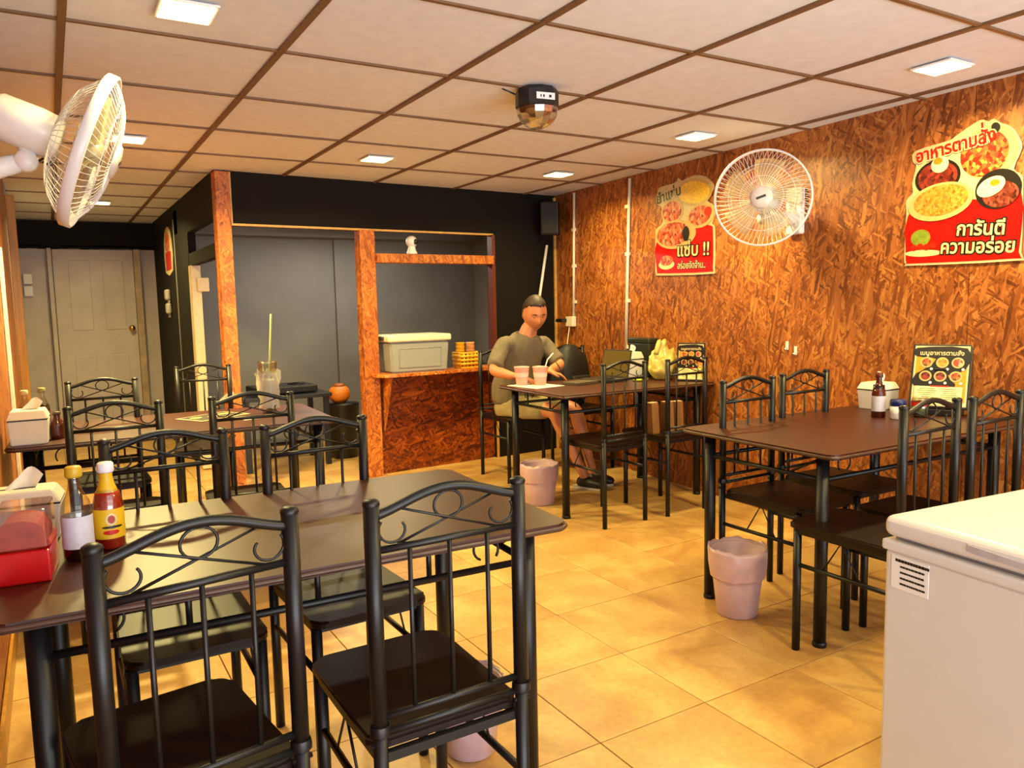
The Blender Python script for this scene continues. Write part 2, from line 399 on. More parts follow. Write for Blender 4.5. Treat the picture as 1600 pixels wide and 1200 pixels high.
# black back wall with two serving openings, framed in strand board
wb = thing('wall_back', None, None, (1.03, 5.47, 0), BA); wb['kind'] = 'structure'
def bbox(x0, x1, z0, z1, name='wall_face', m=M_DARK, y=0.04, t=0.08, bev=0.0):
    b = MB(); b.box(((x0 + x1) / 2, y, (z0 + z1) / 2), (x1 - x0, t, z1 - z0), bevel=bev); return b.build(name, m, wb)
bbox(0.03, 2.90, 1.862, 2.235); bbox(2.155, 2.90, 0, 1.862)
bbox(1.10, 2.16, 0, 0.775, 'counter_panel', M_OSBH, 0.05, 0.04)
bbox(-0.03, 0.062, 0, 2.21, 'strand_board_post', M_OSBX, 0.02, 0.10, 0.003)
bbox(0.975, 1.095, 0, 1.862, 'strand_board_post', M_OSBX, 0.02, 0.10, 0.003)
bbox(1.095, 2.13, 1.622, 1.69, 'strand_board_shelf', M_OSBX, 0.0, 0.13, 0.003)
M_STRIP = mat('pale_wood_bead', '#c89a50', 0.45, var=0.15, stretch=(1, 1, 1))
bbox(0.062, 2.155, 1.858, 1.872, 'bead_strip', M_STRIP, -0.006, 0.03)
bbox(0.062, 0.074, 1.872, 2.21, 'bead_strip', M_STRIP, -0.006, 0.03)
bbox(2.128, 2.158, 0.79, 1.862, 'opening_jamb', mat('red_brown_jamb', '#5a2014', 0.45), -0.004, 0.07)
bbox(2.158, 2.170, 0.0, 1.862, 'bead_strip', M_STRIP, -0.006, 0.03)
# counter ledge with a rounded corner
out = [(1.02, 0.0)] + arc(1.17, -0.05, 0.15, PI, 1.5 * PI, 8)[1:] + [(2.15, -0.20), (2.15, 0.06), (1.095, 0.06), (1.095, 0.0)]
b = MB(); b.prism(out, 0.768, 0.79); led = b.build('counter_ledge', osb_mat('osb_ledge', dark='#5a200a', mid='#a04c14', light='#cf7c30', pale='#e3a45a', uax='X'), wb)
b = MB(); b.prism([(0, 0), (0.19, 0), (0.03, -0.42), (0, -0.45)], -0.009, 0.009, Matrix(((0, 0, 1, 0), (-1, 0, 0, 0), (0, 1, 0, 0), (0, 0, 0, 1))))
b.build('ledge_bracket', M_OSBX, wb, (1.13, 0.03, 0.768))
def bw(x, z, off=0.0):
    c, s_ = math.cos(BA), math.sin(BA); lx, ly = x - 1.03, -off
    return Vector((1.03 + lx * c - ly * s_, 5.47 + lx * s_ + ly * c, z))

# kitchen beyond the openings
wk = thing('wall_kitchen', None, None, (0, 0, 0)); wk['kind'] = 'structure'
b = MB(); b.box((2.6, 7.46, 1.0), (3.2, 0.06, 2.2)); b.build('wall_face', M_GREY, wk)
b = MB(); b.box((2.55, 7.415, 0.98), (0.24, 0.04, 1.96)); b.build('wall_pier', M_GREY, wk)
b = MB(); b.box((4.02, 6.6, 1.0), (0.06, 1.9, 2.2)); b.build('wall_side', M_GREY, wk)
b = MB(); b.box((2.5, 7.33, 2.06), (3.0, 0.2, 0.2)); b.build('wall_beam', M_GREY, wk)
b = MB(); b.box((2.56, 6.55, 2.18), (2.94, 1.75, 0.03)); b.build('kitchen_ceiling', M_GREY, wk)

# conduits and trims on the strand board wall
M_PVC = mat('white_conduit', '#e2d8c2', 0.4, var=0.05)
b = MB(); p0 = rw(5.33, 1.17, 0.012); p1 = rw(5.30, 2.2, 0.012); b.tube([p0, p1], 0.011, 10)
for z in (1.3, 1.6, 1.9): b.box(rw(5.32, z, 0.006), (0.02, 0.05, 0.025), rot=(0, 0, WA))
tag(b.build('cable_conduit', M_PVC), 'white conduit running up the wall above the wall socket', 'conduit')
b = MB(); b.tube([rw(4.60, 0.72, 0.012), rw(4.53, 2.2, 0.012)], 0.012, 10)
for z in (0.95, 1.3, 1.65, 2.0): b.box(rw(4.565, z, 0.006), (0.02, 0.05, 0.025), rot=(0, 0, WA))
tag(b.build('cable_conduit', M_PVC), 'white conduit reaching from ceiling down to the wall behind the laptop', 'conduit')
b = MB(); b.box(rw(5.63, 1.1, 0.010), (0.02, 0.02, 2.2), rot=(0, 0, WA)); b.build('trim_3', M_STRIP, kind='structure')

# ------------------------------------------------------------------ downlights
M_LENS = mat('lamp_lens', '#fff0c8', 0.4, emit='#ffd27a', estr=14.0)
dl_labels = ['square ceiling downlight nearest the white wall fan with edge-on guard', 'lit downlight half hidden behind the edge-on wall fan', 'lit downlight over the corridor before the panelled door',
             'lit downlight over the serving hatch opening', 'lit downlight in the far ceiling corner near the strand board wall', 'lit downlight above the wall fan that faces the room', 'lit downlight above the bigger red food poster',
             'downlight over the aisle behind the camera', 'downlight over the chest freezer']
b = MB(); b.box((0, 0, 0.0), (0.17, 0.17, 0.008), bevel=0.003)
bz = b
proto_f = None
for i, (x, y) in enumerate(DOWN):
    t = thing('ceiling_downlight', dl_labels[i], 'downlight', (x, y, CE - 0.004), 0.0, 'square downlights in the ceiling grid')
    if proto_f is None:
        proto_f = bz.build('frame', M_WHITE, t, (0, 0, 0.0)).data
        l_ = MB(); l_.box((0, 0, 0), (0.15, 0.15, 0.004)); proto_l = l_.build('diffuser', M_LENS, t, (0, 0, -0.005)).data
    else:
        link('frame', proto_f, t, (0, 0, 0.0)); link('diffuser', proto_l, t, (0, 0, -0.005))

# ------------------------------------------------------------------ dining chair
CW, CD, CH = 0.308, 0.42, 0.95
def make_chair():
    t = thing('dining_chair', None, 'chair')
    hw = CW / 2
    for sx in (-1, 1):
        b = MB(); b.tube([(sx * hw, 0, 0.515), (sx * hw, 0, CH - 0.012)], 0.0152, 12)
        b.lathe([(0.0152, 0), (0.0164, 0.004), (0.0152, 0.009), (0.009, 0.013), (0, 0.014)], 12, (sx * hw, 0, CH - 0.013)); b.build('back_post', M_BLACK, t)
        b = MB(); b.tube([(sx * hw, 0, 0), (sx * hw, 0, 0.53)], 0.0140, 10); b.lathe([(0.0195, 0), (0.0195, 0.012), (0.0175, 0.018)], 10, (sx * hw, 0, 0.505))
        b.tube([(sx * hw - 0.019, 0, 0.485), (sx * hw + 0.019, 0, 0.485)], 0.005, 8); b.build('leg', M_BLACK, t)
        b = MB(); b.tube([(sx * (hw - 0.005), CD - 0.03, 0), (sx * (hw - 0.005), CD - 0.03, 0.452)], 0.0145, 10); b.build('leg', M_BLACK, t)
        b = MB(); b.tube([(sx * hw, 0.005, 0.325), (sx * (hw - 0.005), CD - 0.035, 0.325)], 0.0085, 8); b.build('side_stretcher', M_BLACK, t)
        b = MB(); yc = CD * 0.5; xx = sx * (hw - 0.003)
        b.tube([(xx, yc - 0.075, 0.325), (xx, yc, 0.45), (xx, yc + 0.075, 0.325)], 0.0032, 6); b.build('brace_wire', M_BLACK, t)
    # arched top rail
    n = 18; pts = []
    for k in range(n + 1):
        u = k / n; x = -hw + CW * u
        pts.append((x, 0, 0.917 + 0.036 * (math.sin(PI * u) ** 1.5)))
    b = MB(); b.tube(pts, 0.0092, 10); b.build('top_rail', M_BLACK, t)
    b = MB(); b.tube([(-hw, 0, 0.853), (hw, 0, 0.853)], 0.0072, 10); b.build('second_rail', M_BLACK, t)
    for z in (0.535, 0.505):
        b = MB(); b.tube([(-hw, 0, z), (hw, 0, z)], 0.0072, 10); b.build('lower_rail', M_BLACK, t)
    for x in (-0.082, 0.0, 0.082):
        b = MB(); b.tube([(x, 0, 0.538), (x, 0, 0.851)], 0.0048, 8); b.build('spindle', M_BLACK, t)
    # scroll work between the rails: ring, crossing wires, two curls
    wr_ = 0.0027
    b = MB(); b.tube([(x, 0.0, z) for x, z in ellipse(0, 0.9185, 0.030, 0.026, 20)], wr_, 6, closed=True); b.build('scroll_ring', M_BLACK, t)
    for sx in (-1, 1):
        b = MB(); b.tube([(-sx * 0.105, 0.002 * sx, 0.858), (sx * 0.01, 0.002 * sx, 0.896), (sx * 0.115, 0.002 * sx, 0.931)], wr_, 6); b.build('cross_wire', M_BLACK, t)
        sp = []
        for k in range(20):
            u = k / 19; a = PI * 0.78 + u * PI * 1.42; r = 0.031 - 0.010 * u
            sp.append((sx * (-hw + 0.012 + 0.030 + r * math.cos(a)), 0, 0.887 + r * math.sin(a) * 0.9))
        b = MB(); b.tube(sp, wr_, 6); b.build('scroll_curl', M_BLACK, t)
    # seat
    hs = CW / 2 + 0.012
    out = [(-hs + 0.02, 0.018), (hs - 0.02, 0.018), (hs, 0.05)] + arc(hs - 0.04, CD - 0.03, 0.04, 0, PI / 2, 6) + arc(-hs + 0.04, CD - 0.03, 0.04, PI / 2, PI, 6) + [(-hs, 0.05)]
    b = MB(); b.prism(out, 0.462, 0.48)
    es = [e for e in b.bm.edges if abs(e.verts[0].co.z - 0.48) < 1e-5 and abs(e.verts[1].co.z - 0.48) < 1e-5]
    bmesh.ops.bevel(b.bm, geom=es, offset=0.006, segments=3, affect='EDGES')
    b.build('seat', M_SEAT, t)
    b = MB(); fw = hw - 0.004
    for (c, s_) in (((0, 0.012, 0.45), (2 * fw, 0.016, 0.018)), ((0, CD - 0.03, 0.45), (2 * fw, 0.016, 0.018)), ((-fw, CD / 2 - 0.01, 0.45), (0.016, CD - 0.04, 0.018)), ((fw, CD / 2 - 0.01, 0.45), (0.016, CD - 0.04, 0.018))):
        b.box(c, s_)
    b.build('seat_frame', M_BLACK, t)
    return t

CHAIRS = [  # x of the back's middle, y of the back, turn, label, group
    (0.183, 1.308, 0.14, 'black scroll-back chair closest to the sauce bottles, its back to the camera', 'chairs at the nearest table'),
    (0.626, 1.294, 0.0, 'black scroll-back chair with open floor beside it, pushed under the nearest table', 'chairs at the nearest table'),
    (0.258, 2.353, PI, 'black chair across the nearest table, behind the two sauce bottles', 'chairs at the nearest table'),
    (0.684, 2.343, PI + 0.03, 'black chair across the nearest table, in front of the hatch and orange post', 'chairs at the nearest table'),
    (0.188, 3.268, -0.05, 'black chair on the near side of the second table, closest to the tissue box there', 'chairs at the second table'),
    (0.690, 3.237, -0.06, 'black chair on the near side of the second table, before the flat menu card', 'chairs at the second table'),
    (0.212, 4.50, PI, 'black chair on the far side of the second table, before the panelled door', 'chairs at the second table'),
    (0.815, 5.19, PI - 0.2, 'black chair drawn back against the black partition and the orange post', 'chairs at the second table'),
    (2.800, 3.43, 0.03, 'black chair with empty seat tucked under the laptop table', 'chairs at the laptop table'),
    (3.270, 3.42, 0.02, 'black chair by the strand board wall with tan paper bags on its seat', 'chairs at the laptop table'),
    (2.925, 5.10, PI, 'black chair the writing man sits on', 'chairs at the laptop table'),
    (3.570, 5.10, PI, 'black chair across the laptop table with a black backpack on it', 'chairs at the laptop table'),
    (2.440, 1.428, 0.02, 'black chair just behind the chest freezer, its back towards the blue-capped jar', 'chairs at the condiment table'),
    (2.815, 1.415, 0.0, 'black chair squeezed between the chest freezer and the strand board wall', 'chairs at the condiment table'),
    (2.605, 2.343, PI, 'black chair by the open floor, on the far side of the tilted menu table', 'chairs at the condiment table'),
    (3.030, 2.383, PI, 'black chair on the far side of the table with the tilted menu, nearer the wall', 'chairs at the condiment table'),
]
proto_chair = make_chair()
for i, (x, y, rz, lab, grp) in enumerate(CHAIRS):
    o = proto_chair if i == 0 else copy_tree(proto_chair)
    o.location = (x, y, 0); o.rotation_euler = (0, 0, rz); o['label'] = lab; o['group'] = grp

# ------------------------------------------------------------------ dining tables
def make_table(name_label, cx, cy, rz, L_, D, H_, group='dark dining tables'):
    t = thing('dining_table', name_label, 'table', (cx, cy, 0), rz, group)
    b = MB(); b.prism(rounded_rect(L_, D, 0.035), H_ - 0.020, H_)
    es = [e for e in b.bm.edges if abs(e.verts[0].co.z - H_) < 1e-5 and abs(e.verts[1].co.z - H_) < 1e-5]
    bmesh.ops.bevel(b.bm, geom=es, offset=0.003, segments=2, affect='EDGES')
    b.build('tabletop', M_TOP, t)
    b = MB(); pts = [(x, y, H_ - 0.011) for x, y in rounded_rect(L_ + 0.002, D + 0.002, 0.036)]
    b.tube(pts, 0.006, 6, closed=True); b.build('edge_band', M_EDGE, t)
    lx, ly = L_ / 2 - 0.075, D / 2 - 0.10
    for sx in (-1, 1):
        for sy in (-1, 1):
            b = MB(); b.tube([(sx * lx, sy * ly, 0.012), (sx * lx, sy * ly, H_ - 0.02)], 0.0235, 14)
            b.lathe([(0.0, 0), (0.026, 0), (0.026, 0.014), (0.0235, 0.018)], 14, (sx * lx, sy * ly, 0)); b.build('leg', M_BLACK, t)
    zr = H_ - 0.115
    for sy in (-1, 1):
        b = MB(); b.tube([(-lx, sy * ly, zr), (lx, sy * ly, zr)], 0.0095, 8); b.build('long_rail', M_BLACK, t)
        for k in (-1, 0, 1):
            b = MB(); b.tube([(k * lx * 0.5, sy * ly, zr), (k * lx * 0.5, sy * ly, H_ - 0.02)], 0.007, 8); b.build('rail_strut', M_BLACK, t)
        for sx in (-1, 1):
            sp = []
            for k in range(18):
                u = k / 17; a = -PI * 0.2 + u * PI * 1.55; r = 0.040 - 0.012 * u
                sp.append((sx * (lx * 0.78 + r * math.cos(a)), sy * ly, zr + 0.05 + r * math.sin(a)))
            b = MB(); b.tube(sp, 0.0035, 6); b.build('scroll_curl', M_BLACK, t)
    for sx in (-1, 1):
        b = MB(); b.tube([(sx * lx, -ly, zr), (sx * lx, ly, zr)], 0.0095, 8); b.build('end_rail', M_BLACK, t)
        for k in (-0.45, 0.45):
            b = MB(); b.tube([(sx * lx, k * ly, zr), (sx * lx, k * ly, H_ - 0.02)], 0.006, 8); b.build('rail_strut', M_BLACK, t)
        b = MB(); b.tube([(sx * lx, -ly, H_ - 0.03), (sx * lx, -ly * 0.45, zr)], 0.005, 6); b.build('rail_brace', M_BLACK, t)
    return t
make_table('nearest long dark table with sauce bottles and a red napkin box', 0.495, 1.975, -0.045, 1.24, 0.77, 0.74)
make_table('second dark table with a menu card and an iced drink on it', 0.52, 4.14, -0.04, 1.40, 0.77, 0.74)
make_table('dark table beside the strand board wall with laptop and plastic bag, before the writing man', 3.125, 4.02, -0.02, 1.20, 0.79, 0.757)
make_table('dark table against the strand board wall with the tilted menu, above a waste bin', 2.945, 2.06, -0.02, 1.27, 0.77, 0.744)

# ------------------------------------------------------------------ wall fans
def make_fan(label, base, mount_rot, centre, axis, blade_mat, group='wall fans'):
    t = thing('wall_fan', label, 'fan', base, 0, group)
    base = Vector(base); ax = Vector(axis).normalized(); c = Vector(centre) - base
    up = Vector((0, 0, 1)); sd = up.cross(ax).normalized(); u2 = ax.cross(sd)
    F = Matrix(((sd.x, u2.x, ax.x, c.x), (sd.y, u2.y, ax.y, c.y), (sd.z, u2.z, ax.z, c.z), (0, 0, 0, 1)))
    R = 0.245
    fan = lambda p: F @ Vector(p)
    # rim band
    b = MB(); b.lathe([(R, -0.018), (R + 0.006, -0.014), (R + 0.006, 0.014), (R, 0.018), (R - 0.004, 0.014), (R - 0.004, -0.014), (R, -0.018)], 48, mat4=F); b.build('guard_rim', M_WHITE, t)
    def guard(sign, depth, name):
        b = MB(); nw = 60
        for k in range(nw):
            a = 2 * PI * k / nw; pts = []
            for j in range(7):
                u = j / 6; r = 0.055 + (R - 0.055) * u; z = sign * depth * (1 - u ** 2.6); aa = a + (0.25 * (1 - u) if sign > 0 else 0)
                pts.append(fan((r * math.cos(aa), r * math.sin(aa), z)))
            b.tube(pts, 0.0012, 4, caps=False)
        for r, z in ((0.11, 0.955), (0.17, 0.70)):
            u = (r - 0.055) / (R - 0.055)
            b.tube([fan((r * math.cos(2 * PI * k / 40), r * math.sin(2 * PI * k / 40), sign * depth * (1 - u ** 2.6))) for k in range(40)], 0.0014, 4, closed=True)
        o = b.build(name, M_WHITE, t); o['kind'] = 'stuff'
    guard(1, 0.070, 'front_guard'); guard(-1, 0.10, 'rear_guard')
    b = MB(); b.lathe([(0, 0.088), (0.03, 0.087), (0.05, 0.083), (0.058, 0.074), (0.058, 0.066), (0, 0.066)], 28, mat4=F); cap = b.build('guard_cap', mat('fan_cap', '#cfc8c0', 0.35), t)
    b = MB(); b.box((0, 0, 0), (0.05, 0.012, 0.0016), rot=(0, 0, 0.3)); bmesh.ops.transform(b.bm, matrix=F @ Matrix.Translation((0, 0, 0.0885)), verts=b.bm.verts); b.build('badge', mat('dark_badge', '#3a3836', 0.4), cap)
    b = MB(); b.lathe([(0, 0.04), (0.03, 0.038), (0.042, 0.02), (0.042, -0.02), (0, -0.02)], 24, mat4=F); b.build('hub', blade_mat, t)
    for k in range(5):
        a0 = 2 * PI * k / 5; g = 7; vv = []
        b = MB()
        for j in range(g + 1):
            r = 0.03 + (0.205 - 0.03) * j / g; w0 = -0.24 - 0.05 * j / g; w1 = 0.24 + 0.34 * math.sin(PI * j / g * 0.75); row = []
            for i in range(6):
                u = i / 5; a = a0 + w0 + (w1 - w0) * u; z = 0.022 - 0.05 * u * (0.5 + 0.5 * j / g)
                row.append(b.bm.verts.new(fan((r * math.cos(a), r * math.sin(a), z))))
            vv.append(row)
        for j in range(g):
            for i in range(5):
                f = b.bm.faces.new((vv[j][i], vv[j][i + 1], vv[j + 1][i + 1], vv[j + 1][i])); f.smooth = True
        r_ = bmesh.ops.solidify(b.bm, geom=list(b.bm.faces), thickness=0.002)
        b.build('blade', blade_mat, t)
    # motor housing behind the guard
    b = MB(); b.lathe([(0, -0.085), (0.062, -0.087), (0.075, -0.10), (0.080, -0.15), (0.078, -0.255), (0.066, -0.275), (0, -0.28)], 24, sx=1.0, sy=0.9, mat4=F); mh = b.build('motor_housing', M_WHITE, t)
    b = MB()
    for k in range(4): b.box((0.078, -0.012 + 0.0, -0.085 - 0.011 * k), (0.004, 0.05, 0.006))
    bmesh.ops.transform(b.bm, matrix=F @ Matrix.Rotation(-1.2, 4, 'Z'), verts=b.bm.verts); b.build('vent_slots', mat('dark_slot', '#151515', 0.6), mh)
    # bracket on the wall, arm, knuckle
    nrm = Vector(mount_rot)
    kn = fan((0, -0.10, -0.15))
    b = MB(); b.lathe([(0.0, -0.03), (0.03, -0.03), (0.034, 0), (0.03, 0.03), (0, 0.03)], 16, kn, mat4=Matrix.Rotation(PI / 2, 4, 'X')); b.tube([kn, fan((0, -0.05, -0.16))], 0.026, 12); b.build('tilt_knuckle', M_WHITE, t)
    b = MB(); q0 = nrm * 0.02 + Vector((0, 0, -0.03)); q1 = q0 * 0.5 + kn * 0.5 + Vector((0, 0, 0.0))
    b.tube([q0, q0 * 0.7 + kn * 0.3 - Vector((0, 0, 0.01)), q1, kn], [0.045, 0.038, 0.032, 0.026], 14); b.build('arm', M_WHITE, t)
    b = MB(); ang = math.atan2(nrm.y, nrm.x)
    b.box((0, 0, 0), (0.04, 0.11, 0.26), bevel=0.012, seg=3); bmesh.ops.rotate(b.bm, cent=(0, 0, 0), matrix=Matrix.Rotation(ang, 3, 'Z'), verts=b.bm.verts)
    bmesh.ops.translate(b.bm, vec=nrm * 0.02, verts=b.bm.verts); wm = b.build('wall_bracket', M_WHITE, t)
    b = MB(); b.box((0.0415, 0.0, 0.02), (0.003, 0.05, 0.07)); bmesh.ops.rotate(b.bm, cent=(0, 0, 0), matrix=Matrix.Rotation(ang, 3, 'Z'), verts=b.bm.verts); b.build('control_panel', mat('grey_panel', '#8f8a86', 0.4), wm)
    return t
M_BLADE = mat('translucent_blade', '#d8cfa8', 0.25, trans=0.55, alpha=0.75)
make_fan('white wall fan seen edge-on, on an arm above the first table', (X0, 2.86, 1.74), (1, 0, 0), (0.150, 2.83, 1.802), (0.93, -0.10, -0.36), M_BLADE)
nr = Vector((-math.cos(WA), -math.sin(WA), 0))
make_fan('white wall fan facing the room, on the strand board wall between two food posters', rw(2.96, 1.78), nr, (3.275, 2.862, 1.822), (-0.80, -0.58, -0.05), M_BLADE)

# ------------------------------------------------------------------ die-cut food posters
M_RED = mat('poster_red', '#b80a06', 0.3, var=0.05)
M_CRE = mat('poster_cream', '#c8b488', 0.35, var=0.05)
M_PLW = mat('printed_plate', '#c0a468', 0.35, var=0.1)
def food(name, cols, scale=60.0, rough=0.35):
    if name in MATS: return MATS[name]
    m, nt, b_ = new_mat(name); N = nt.nodes; L = nt.links
    tc = N.new('ShaderNodeTexCoord'); v = N.new('ShaderNodeTexVoronoi'); v.inputs['Scale'].default_value = scale; L.new(tc.outputs['Object'], v.inputs['Vector'])
    sc = N.new('ShaderNodeSeparateColor'); L.new(v.outputs['Color'], sc.inputs[0]); rp = N.new('ShaderNodeValToRGB'); e = rp.color_ramp.elements
    e[0].color = lin(cols[0]); e[1].color = lin(cols[-1])
    for k, c in enumerate(cols[1:-1]): x = e.new((k + 1) / (len(cols) - 1)); x.color = lin(c)
    L.new(sc.outputs[0], rp.inputs[0]); L.new(rp.outputs[0], b_.inputs['Base Color']); b_.inputs['Roughness'].default_value = rough
    MATS[name] = m
    return m
F_SHRIMP = food('shrimp_print', ['#7a1408', '#c8341a', '#d85a2a', '#d88c40', '#4a1c0c', '#b82814'], 60)
F_RICE = food('fried_rice_print', ['#a4641a', '#c07e2a', '#c8963e', '#94501a'], 90)
F_BASIL = food('minced_meat_print', ['#3a120a', '#6a2414', '#a04a38', '#4a1a10'], 70)
F_STEW = food('stew_print', ['#2e0c06', '#6a1c10', '#983422', '#3a1408'], 60)
F_SALAD = food('salad_print', ['#7a1c10', '#c04a2a', '#e0a080', '#a82a18', '#d8783c'], 45)
M_YOLK = mat('yolk_print', '#e87a18', 0.3); M_EGGW = mat('egg_white_print', '#d4c6a4', 0.35); M_DGR = mat('lettuce_print', '#7a8a28', 0.4, var=0.3, scale=40)
M_INK = mat('black_print', '#16120e', 0.35); M_TOM = mat('tomato_print', '#c8200c', 0.3); M_CHIL = mat('cream_yellow_print', '#dcc890', 0.35)
M_PRED = mat('red_letter_print', '#b01408', 0.35)
M_GRNK = mat('dark_green_letter_print', '#23301a', 0.35)

def smooth_outline(pts, n=4):
    """Catmull-Rom through the outline's corner points"""
    o = []; N_ = len(pts)
    for i in range(N_):
        p0, p1, p2, p3 = pts[i - 1], pts[i], pts[(i + 1) % N_], pts[(i + 2) % N_]
        for k in range(n):
            u = k / n
            o.append(tuple(0.5 * ((2 * p1[d]) + (-p0[d] + p2[d]) * u + (2 * p0[d] - 5 * p1[d] + 4 * p2[d] - p3[d]) * u * u + (-p0[d] + 3 * p1[d] - 3 * p2[d] + p3[d]) * u ** 3) for d in (0, 1)))
    return o
def shrink(pts, d):
    n = len(pts); o = []
    for i in range(n):
        a, b_ = Vector(pts[i - 1]), Vector(pts[(i + 1) % n]); t_ = (b_ - a)
        if t_.length < 1e-9: o.append(pts[i]); continue
        t_.normalize(); nn = Vector((-t_.y, t_.x)); o.append((pts[i][0] + nn.x * d, pts[i][1] + nn.y * d))
    return o
def wall_frame(u, z, off):
    """plane on the strand board wall: local x runs to the viewer's right, y up, z out of the wall"""
    o = rw(u, z, off); xd = Vector((math.sin(WA), -math.cos(WA), 0)); zd = nr
    return Matrix(((xd.x, 0, zd.x, o.x), (xd.y, 0, zd.y, o.y), (0, 1, 0, o.z), (0, 0, 0, 1)))
def poster(label, u, z, outline, red_outline):
    t = thing('food_poster', label, 'poster', (0, 0, 0)); t.matrix_world = wall_frame(u, z, 0.003)
    tag(t, None, None, 'die-cut food posters')
    b = MB(); b.prism(outline, 0, 0.005); b.build('backing_board', M_CRE, t)
    b = MB(); b.prism(red_outline, 0.005, 0.0058); b.build('red_field', M_RED, t)
    return t
def disc(t, name, m, cx, cy, rx, ry, z, rot=0.0, th=0.0006):
    b = MB(); b.prism(ellipse(0, 0, rx, ry, 30, rot), 0, th); return b.build(name, m, t, (cx, cy, z))
def lettering(t, body, x, y, size, m_in, m_out, z, rot=0.0, bold=0.0, outl=0.006, width=None, shear=0.0, name='lettering'):
    me = text_mesh(body, size, bold, 0.0003, shear=shear)
    if m_out is not None: mo = text_mesh(body, size, bold + outl, 0.0003, shear=shear)
    else: mo = None
    xs = [v.co.x for v in me.vertices] or [0, 1]
    sx = 1.0
    if width: sx = width / max(1e-4, (max(xs) - min(xs)))
    x0 = min(xs)
    for me_, m_, zz, nm in ((mo, m_out, z, name + '_outline'), (me, m_in, z + 0.0007, name)):
        if me_ is None: continue
        for v in me_.vertices: v.co.x = (v.co.x - x0) * sx
        me_.materials.append(m_)
        o = link(nm, me_, t, (x, y, zz), (0, 0, rot))

out1 = [(-0.268, -0.285), (-0.277, -0.24), (-0.272, -0.047), (-0.275, 0.024), (-0.241, 0.057), (-0.246, 0.102), (-0.228, 0.182), (-0.244, 0.203), (-0.237, 0.252), (-0.071, 0.27), (-0.04, 0.282), (0.002, 0.303), (0.074, 0.332), (0.109, 0.318), (0.132, 0.324), (0.168, 0.298), (0.213, 0.271), (0.249, 0.214), (0.256, 0.174), (0.227, 0.096), (0.262, 0.062), (0.270, -0.006), (0.273, -0.265), (0.25, -0.297), (-0.232, -0.292)]
out1 = smooth_outline(out1, 3)[::-1]
red1 = smooth_outline([(-0.262, -0.275), (-0.268, -0.235), (-0.262, -0.05), (-0.1, 0.02), (0.1, -0.02), (0.262, 0.0), (0.264, -0.26), (0.245, -0.287), (-0.23, -0.282)], 3)[::-1]
p1 = poster('bigger red die-cut food poster beyond the chest freezer, promising good taste', 2.01, 1.73, out1, red1)
Z_ = 0.006
disc(p1, 'plate', M_PLW, 0.118, 0.185, 0.128, 0.115, Z_); disc(p1, 'shrimp_curry', F_SHRIMP, 0.098, 0.182, 0.108, 0.100, Z_ + .0007)
disc(p1, 'bowl', M_INK, -0.117, 0.112, 0.112, 0.082, Z_ + .0012); disc(p1, 'braised_pork', F_STEW, -0.117, 0.112, 0.098, 0.070, Z_ + .0018)
disc(p1, 'egg_white', M_EGGW, -0.106, 0.168, 0.043, 0.037, Z_ + .0024); disc(p1, 'egg_yolk', M_YOLK, -0.115, 0.185, 0.022, 0.016, Z_ + .003)
disc(p1, 'skillet', M_INK, 0.166, 0.019, 0.100, 0.086, Z_ + .0024); disc(p1, 'minced_pork', F_BASIL, 0.178, -0.005, 0.078, 0.056, Z_ + .003)
disc(p1, 'egg_white', M_EGGW, 0.136, 0.033, 0.064, 0.040, Z_ + .0036, 0.35); disc(p1, 'egg_yolk', M_YOLK, 0.153, 0.048, 0.021, 0.014, Z_ + .0042)
disc(p1, 'plate', M_PLW, -0.100, -0.003, 0.160, 0.086, Z_ + .0036, 0.08); disc(p1, 'fried_rice', F_RICE, -0.096, 0.003, 0.134, 0.070, Z_ + .0042, 0.08)
disc(p1, 'basil_leaf', M_INK, 0.146, 0.286, 0.018, 0.022, Z_ + .003, 0.6)
disc(p1, 'dish_rim', M_CHIL, -0.178, -0.236, 0.094, 0.016, Z_, -0.03); disc(p1, 'lettuce', M_DGR, -0.192, -0.163, 0.050, 0.040, Z_ + .0007)
for q in range(4): disc(p1, 'tomato', M_TOM, -0.225 + q * 0.033, -0.208 + 0.004 * (q % 2), 0.017, 0.015, Z_ + .0014 + .0005 * q)
lettering(p1, 'อาหารตามสัง', -0.222, 0.195, 0.078, M_PRED, M_CRE, Z_ + .005, 0.10, 0.0022, 0.0055, 0.375)
for (w_, h_, zz, m_) in ((0.022, 0.036, Z_ + .005, M_CRE), (0.010, 0.024, Z_ + .0057, M_PRED)):     # the tone mark stands above the vowel
    b = MB(); b.box((0, 0, 0.0003), (w_, h_, 0.0006)); b.build('tone_mark', m_, p1, (0.088, 0.306, zz), (0, 0, 0.10))
lettering(p1, 'การันตี', -0.014, -0.166, 0.085, M_CHIL, M_INK, Z_ + .001, -0.06, 0.0018, 0.0065, 0.215)
lettering(p1, 'ความอร่อย', -0.088, -0.243, 0.085, M_CHIL, M_INK, Z_ + .001, -0.05, 0.0018, 0.0065, 0.335)

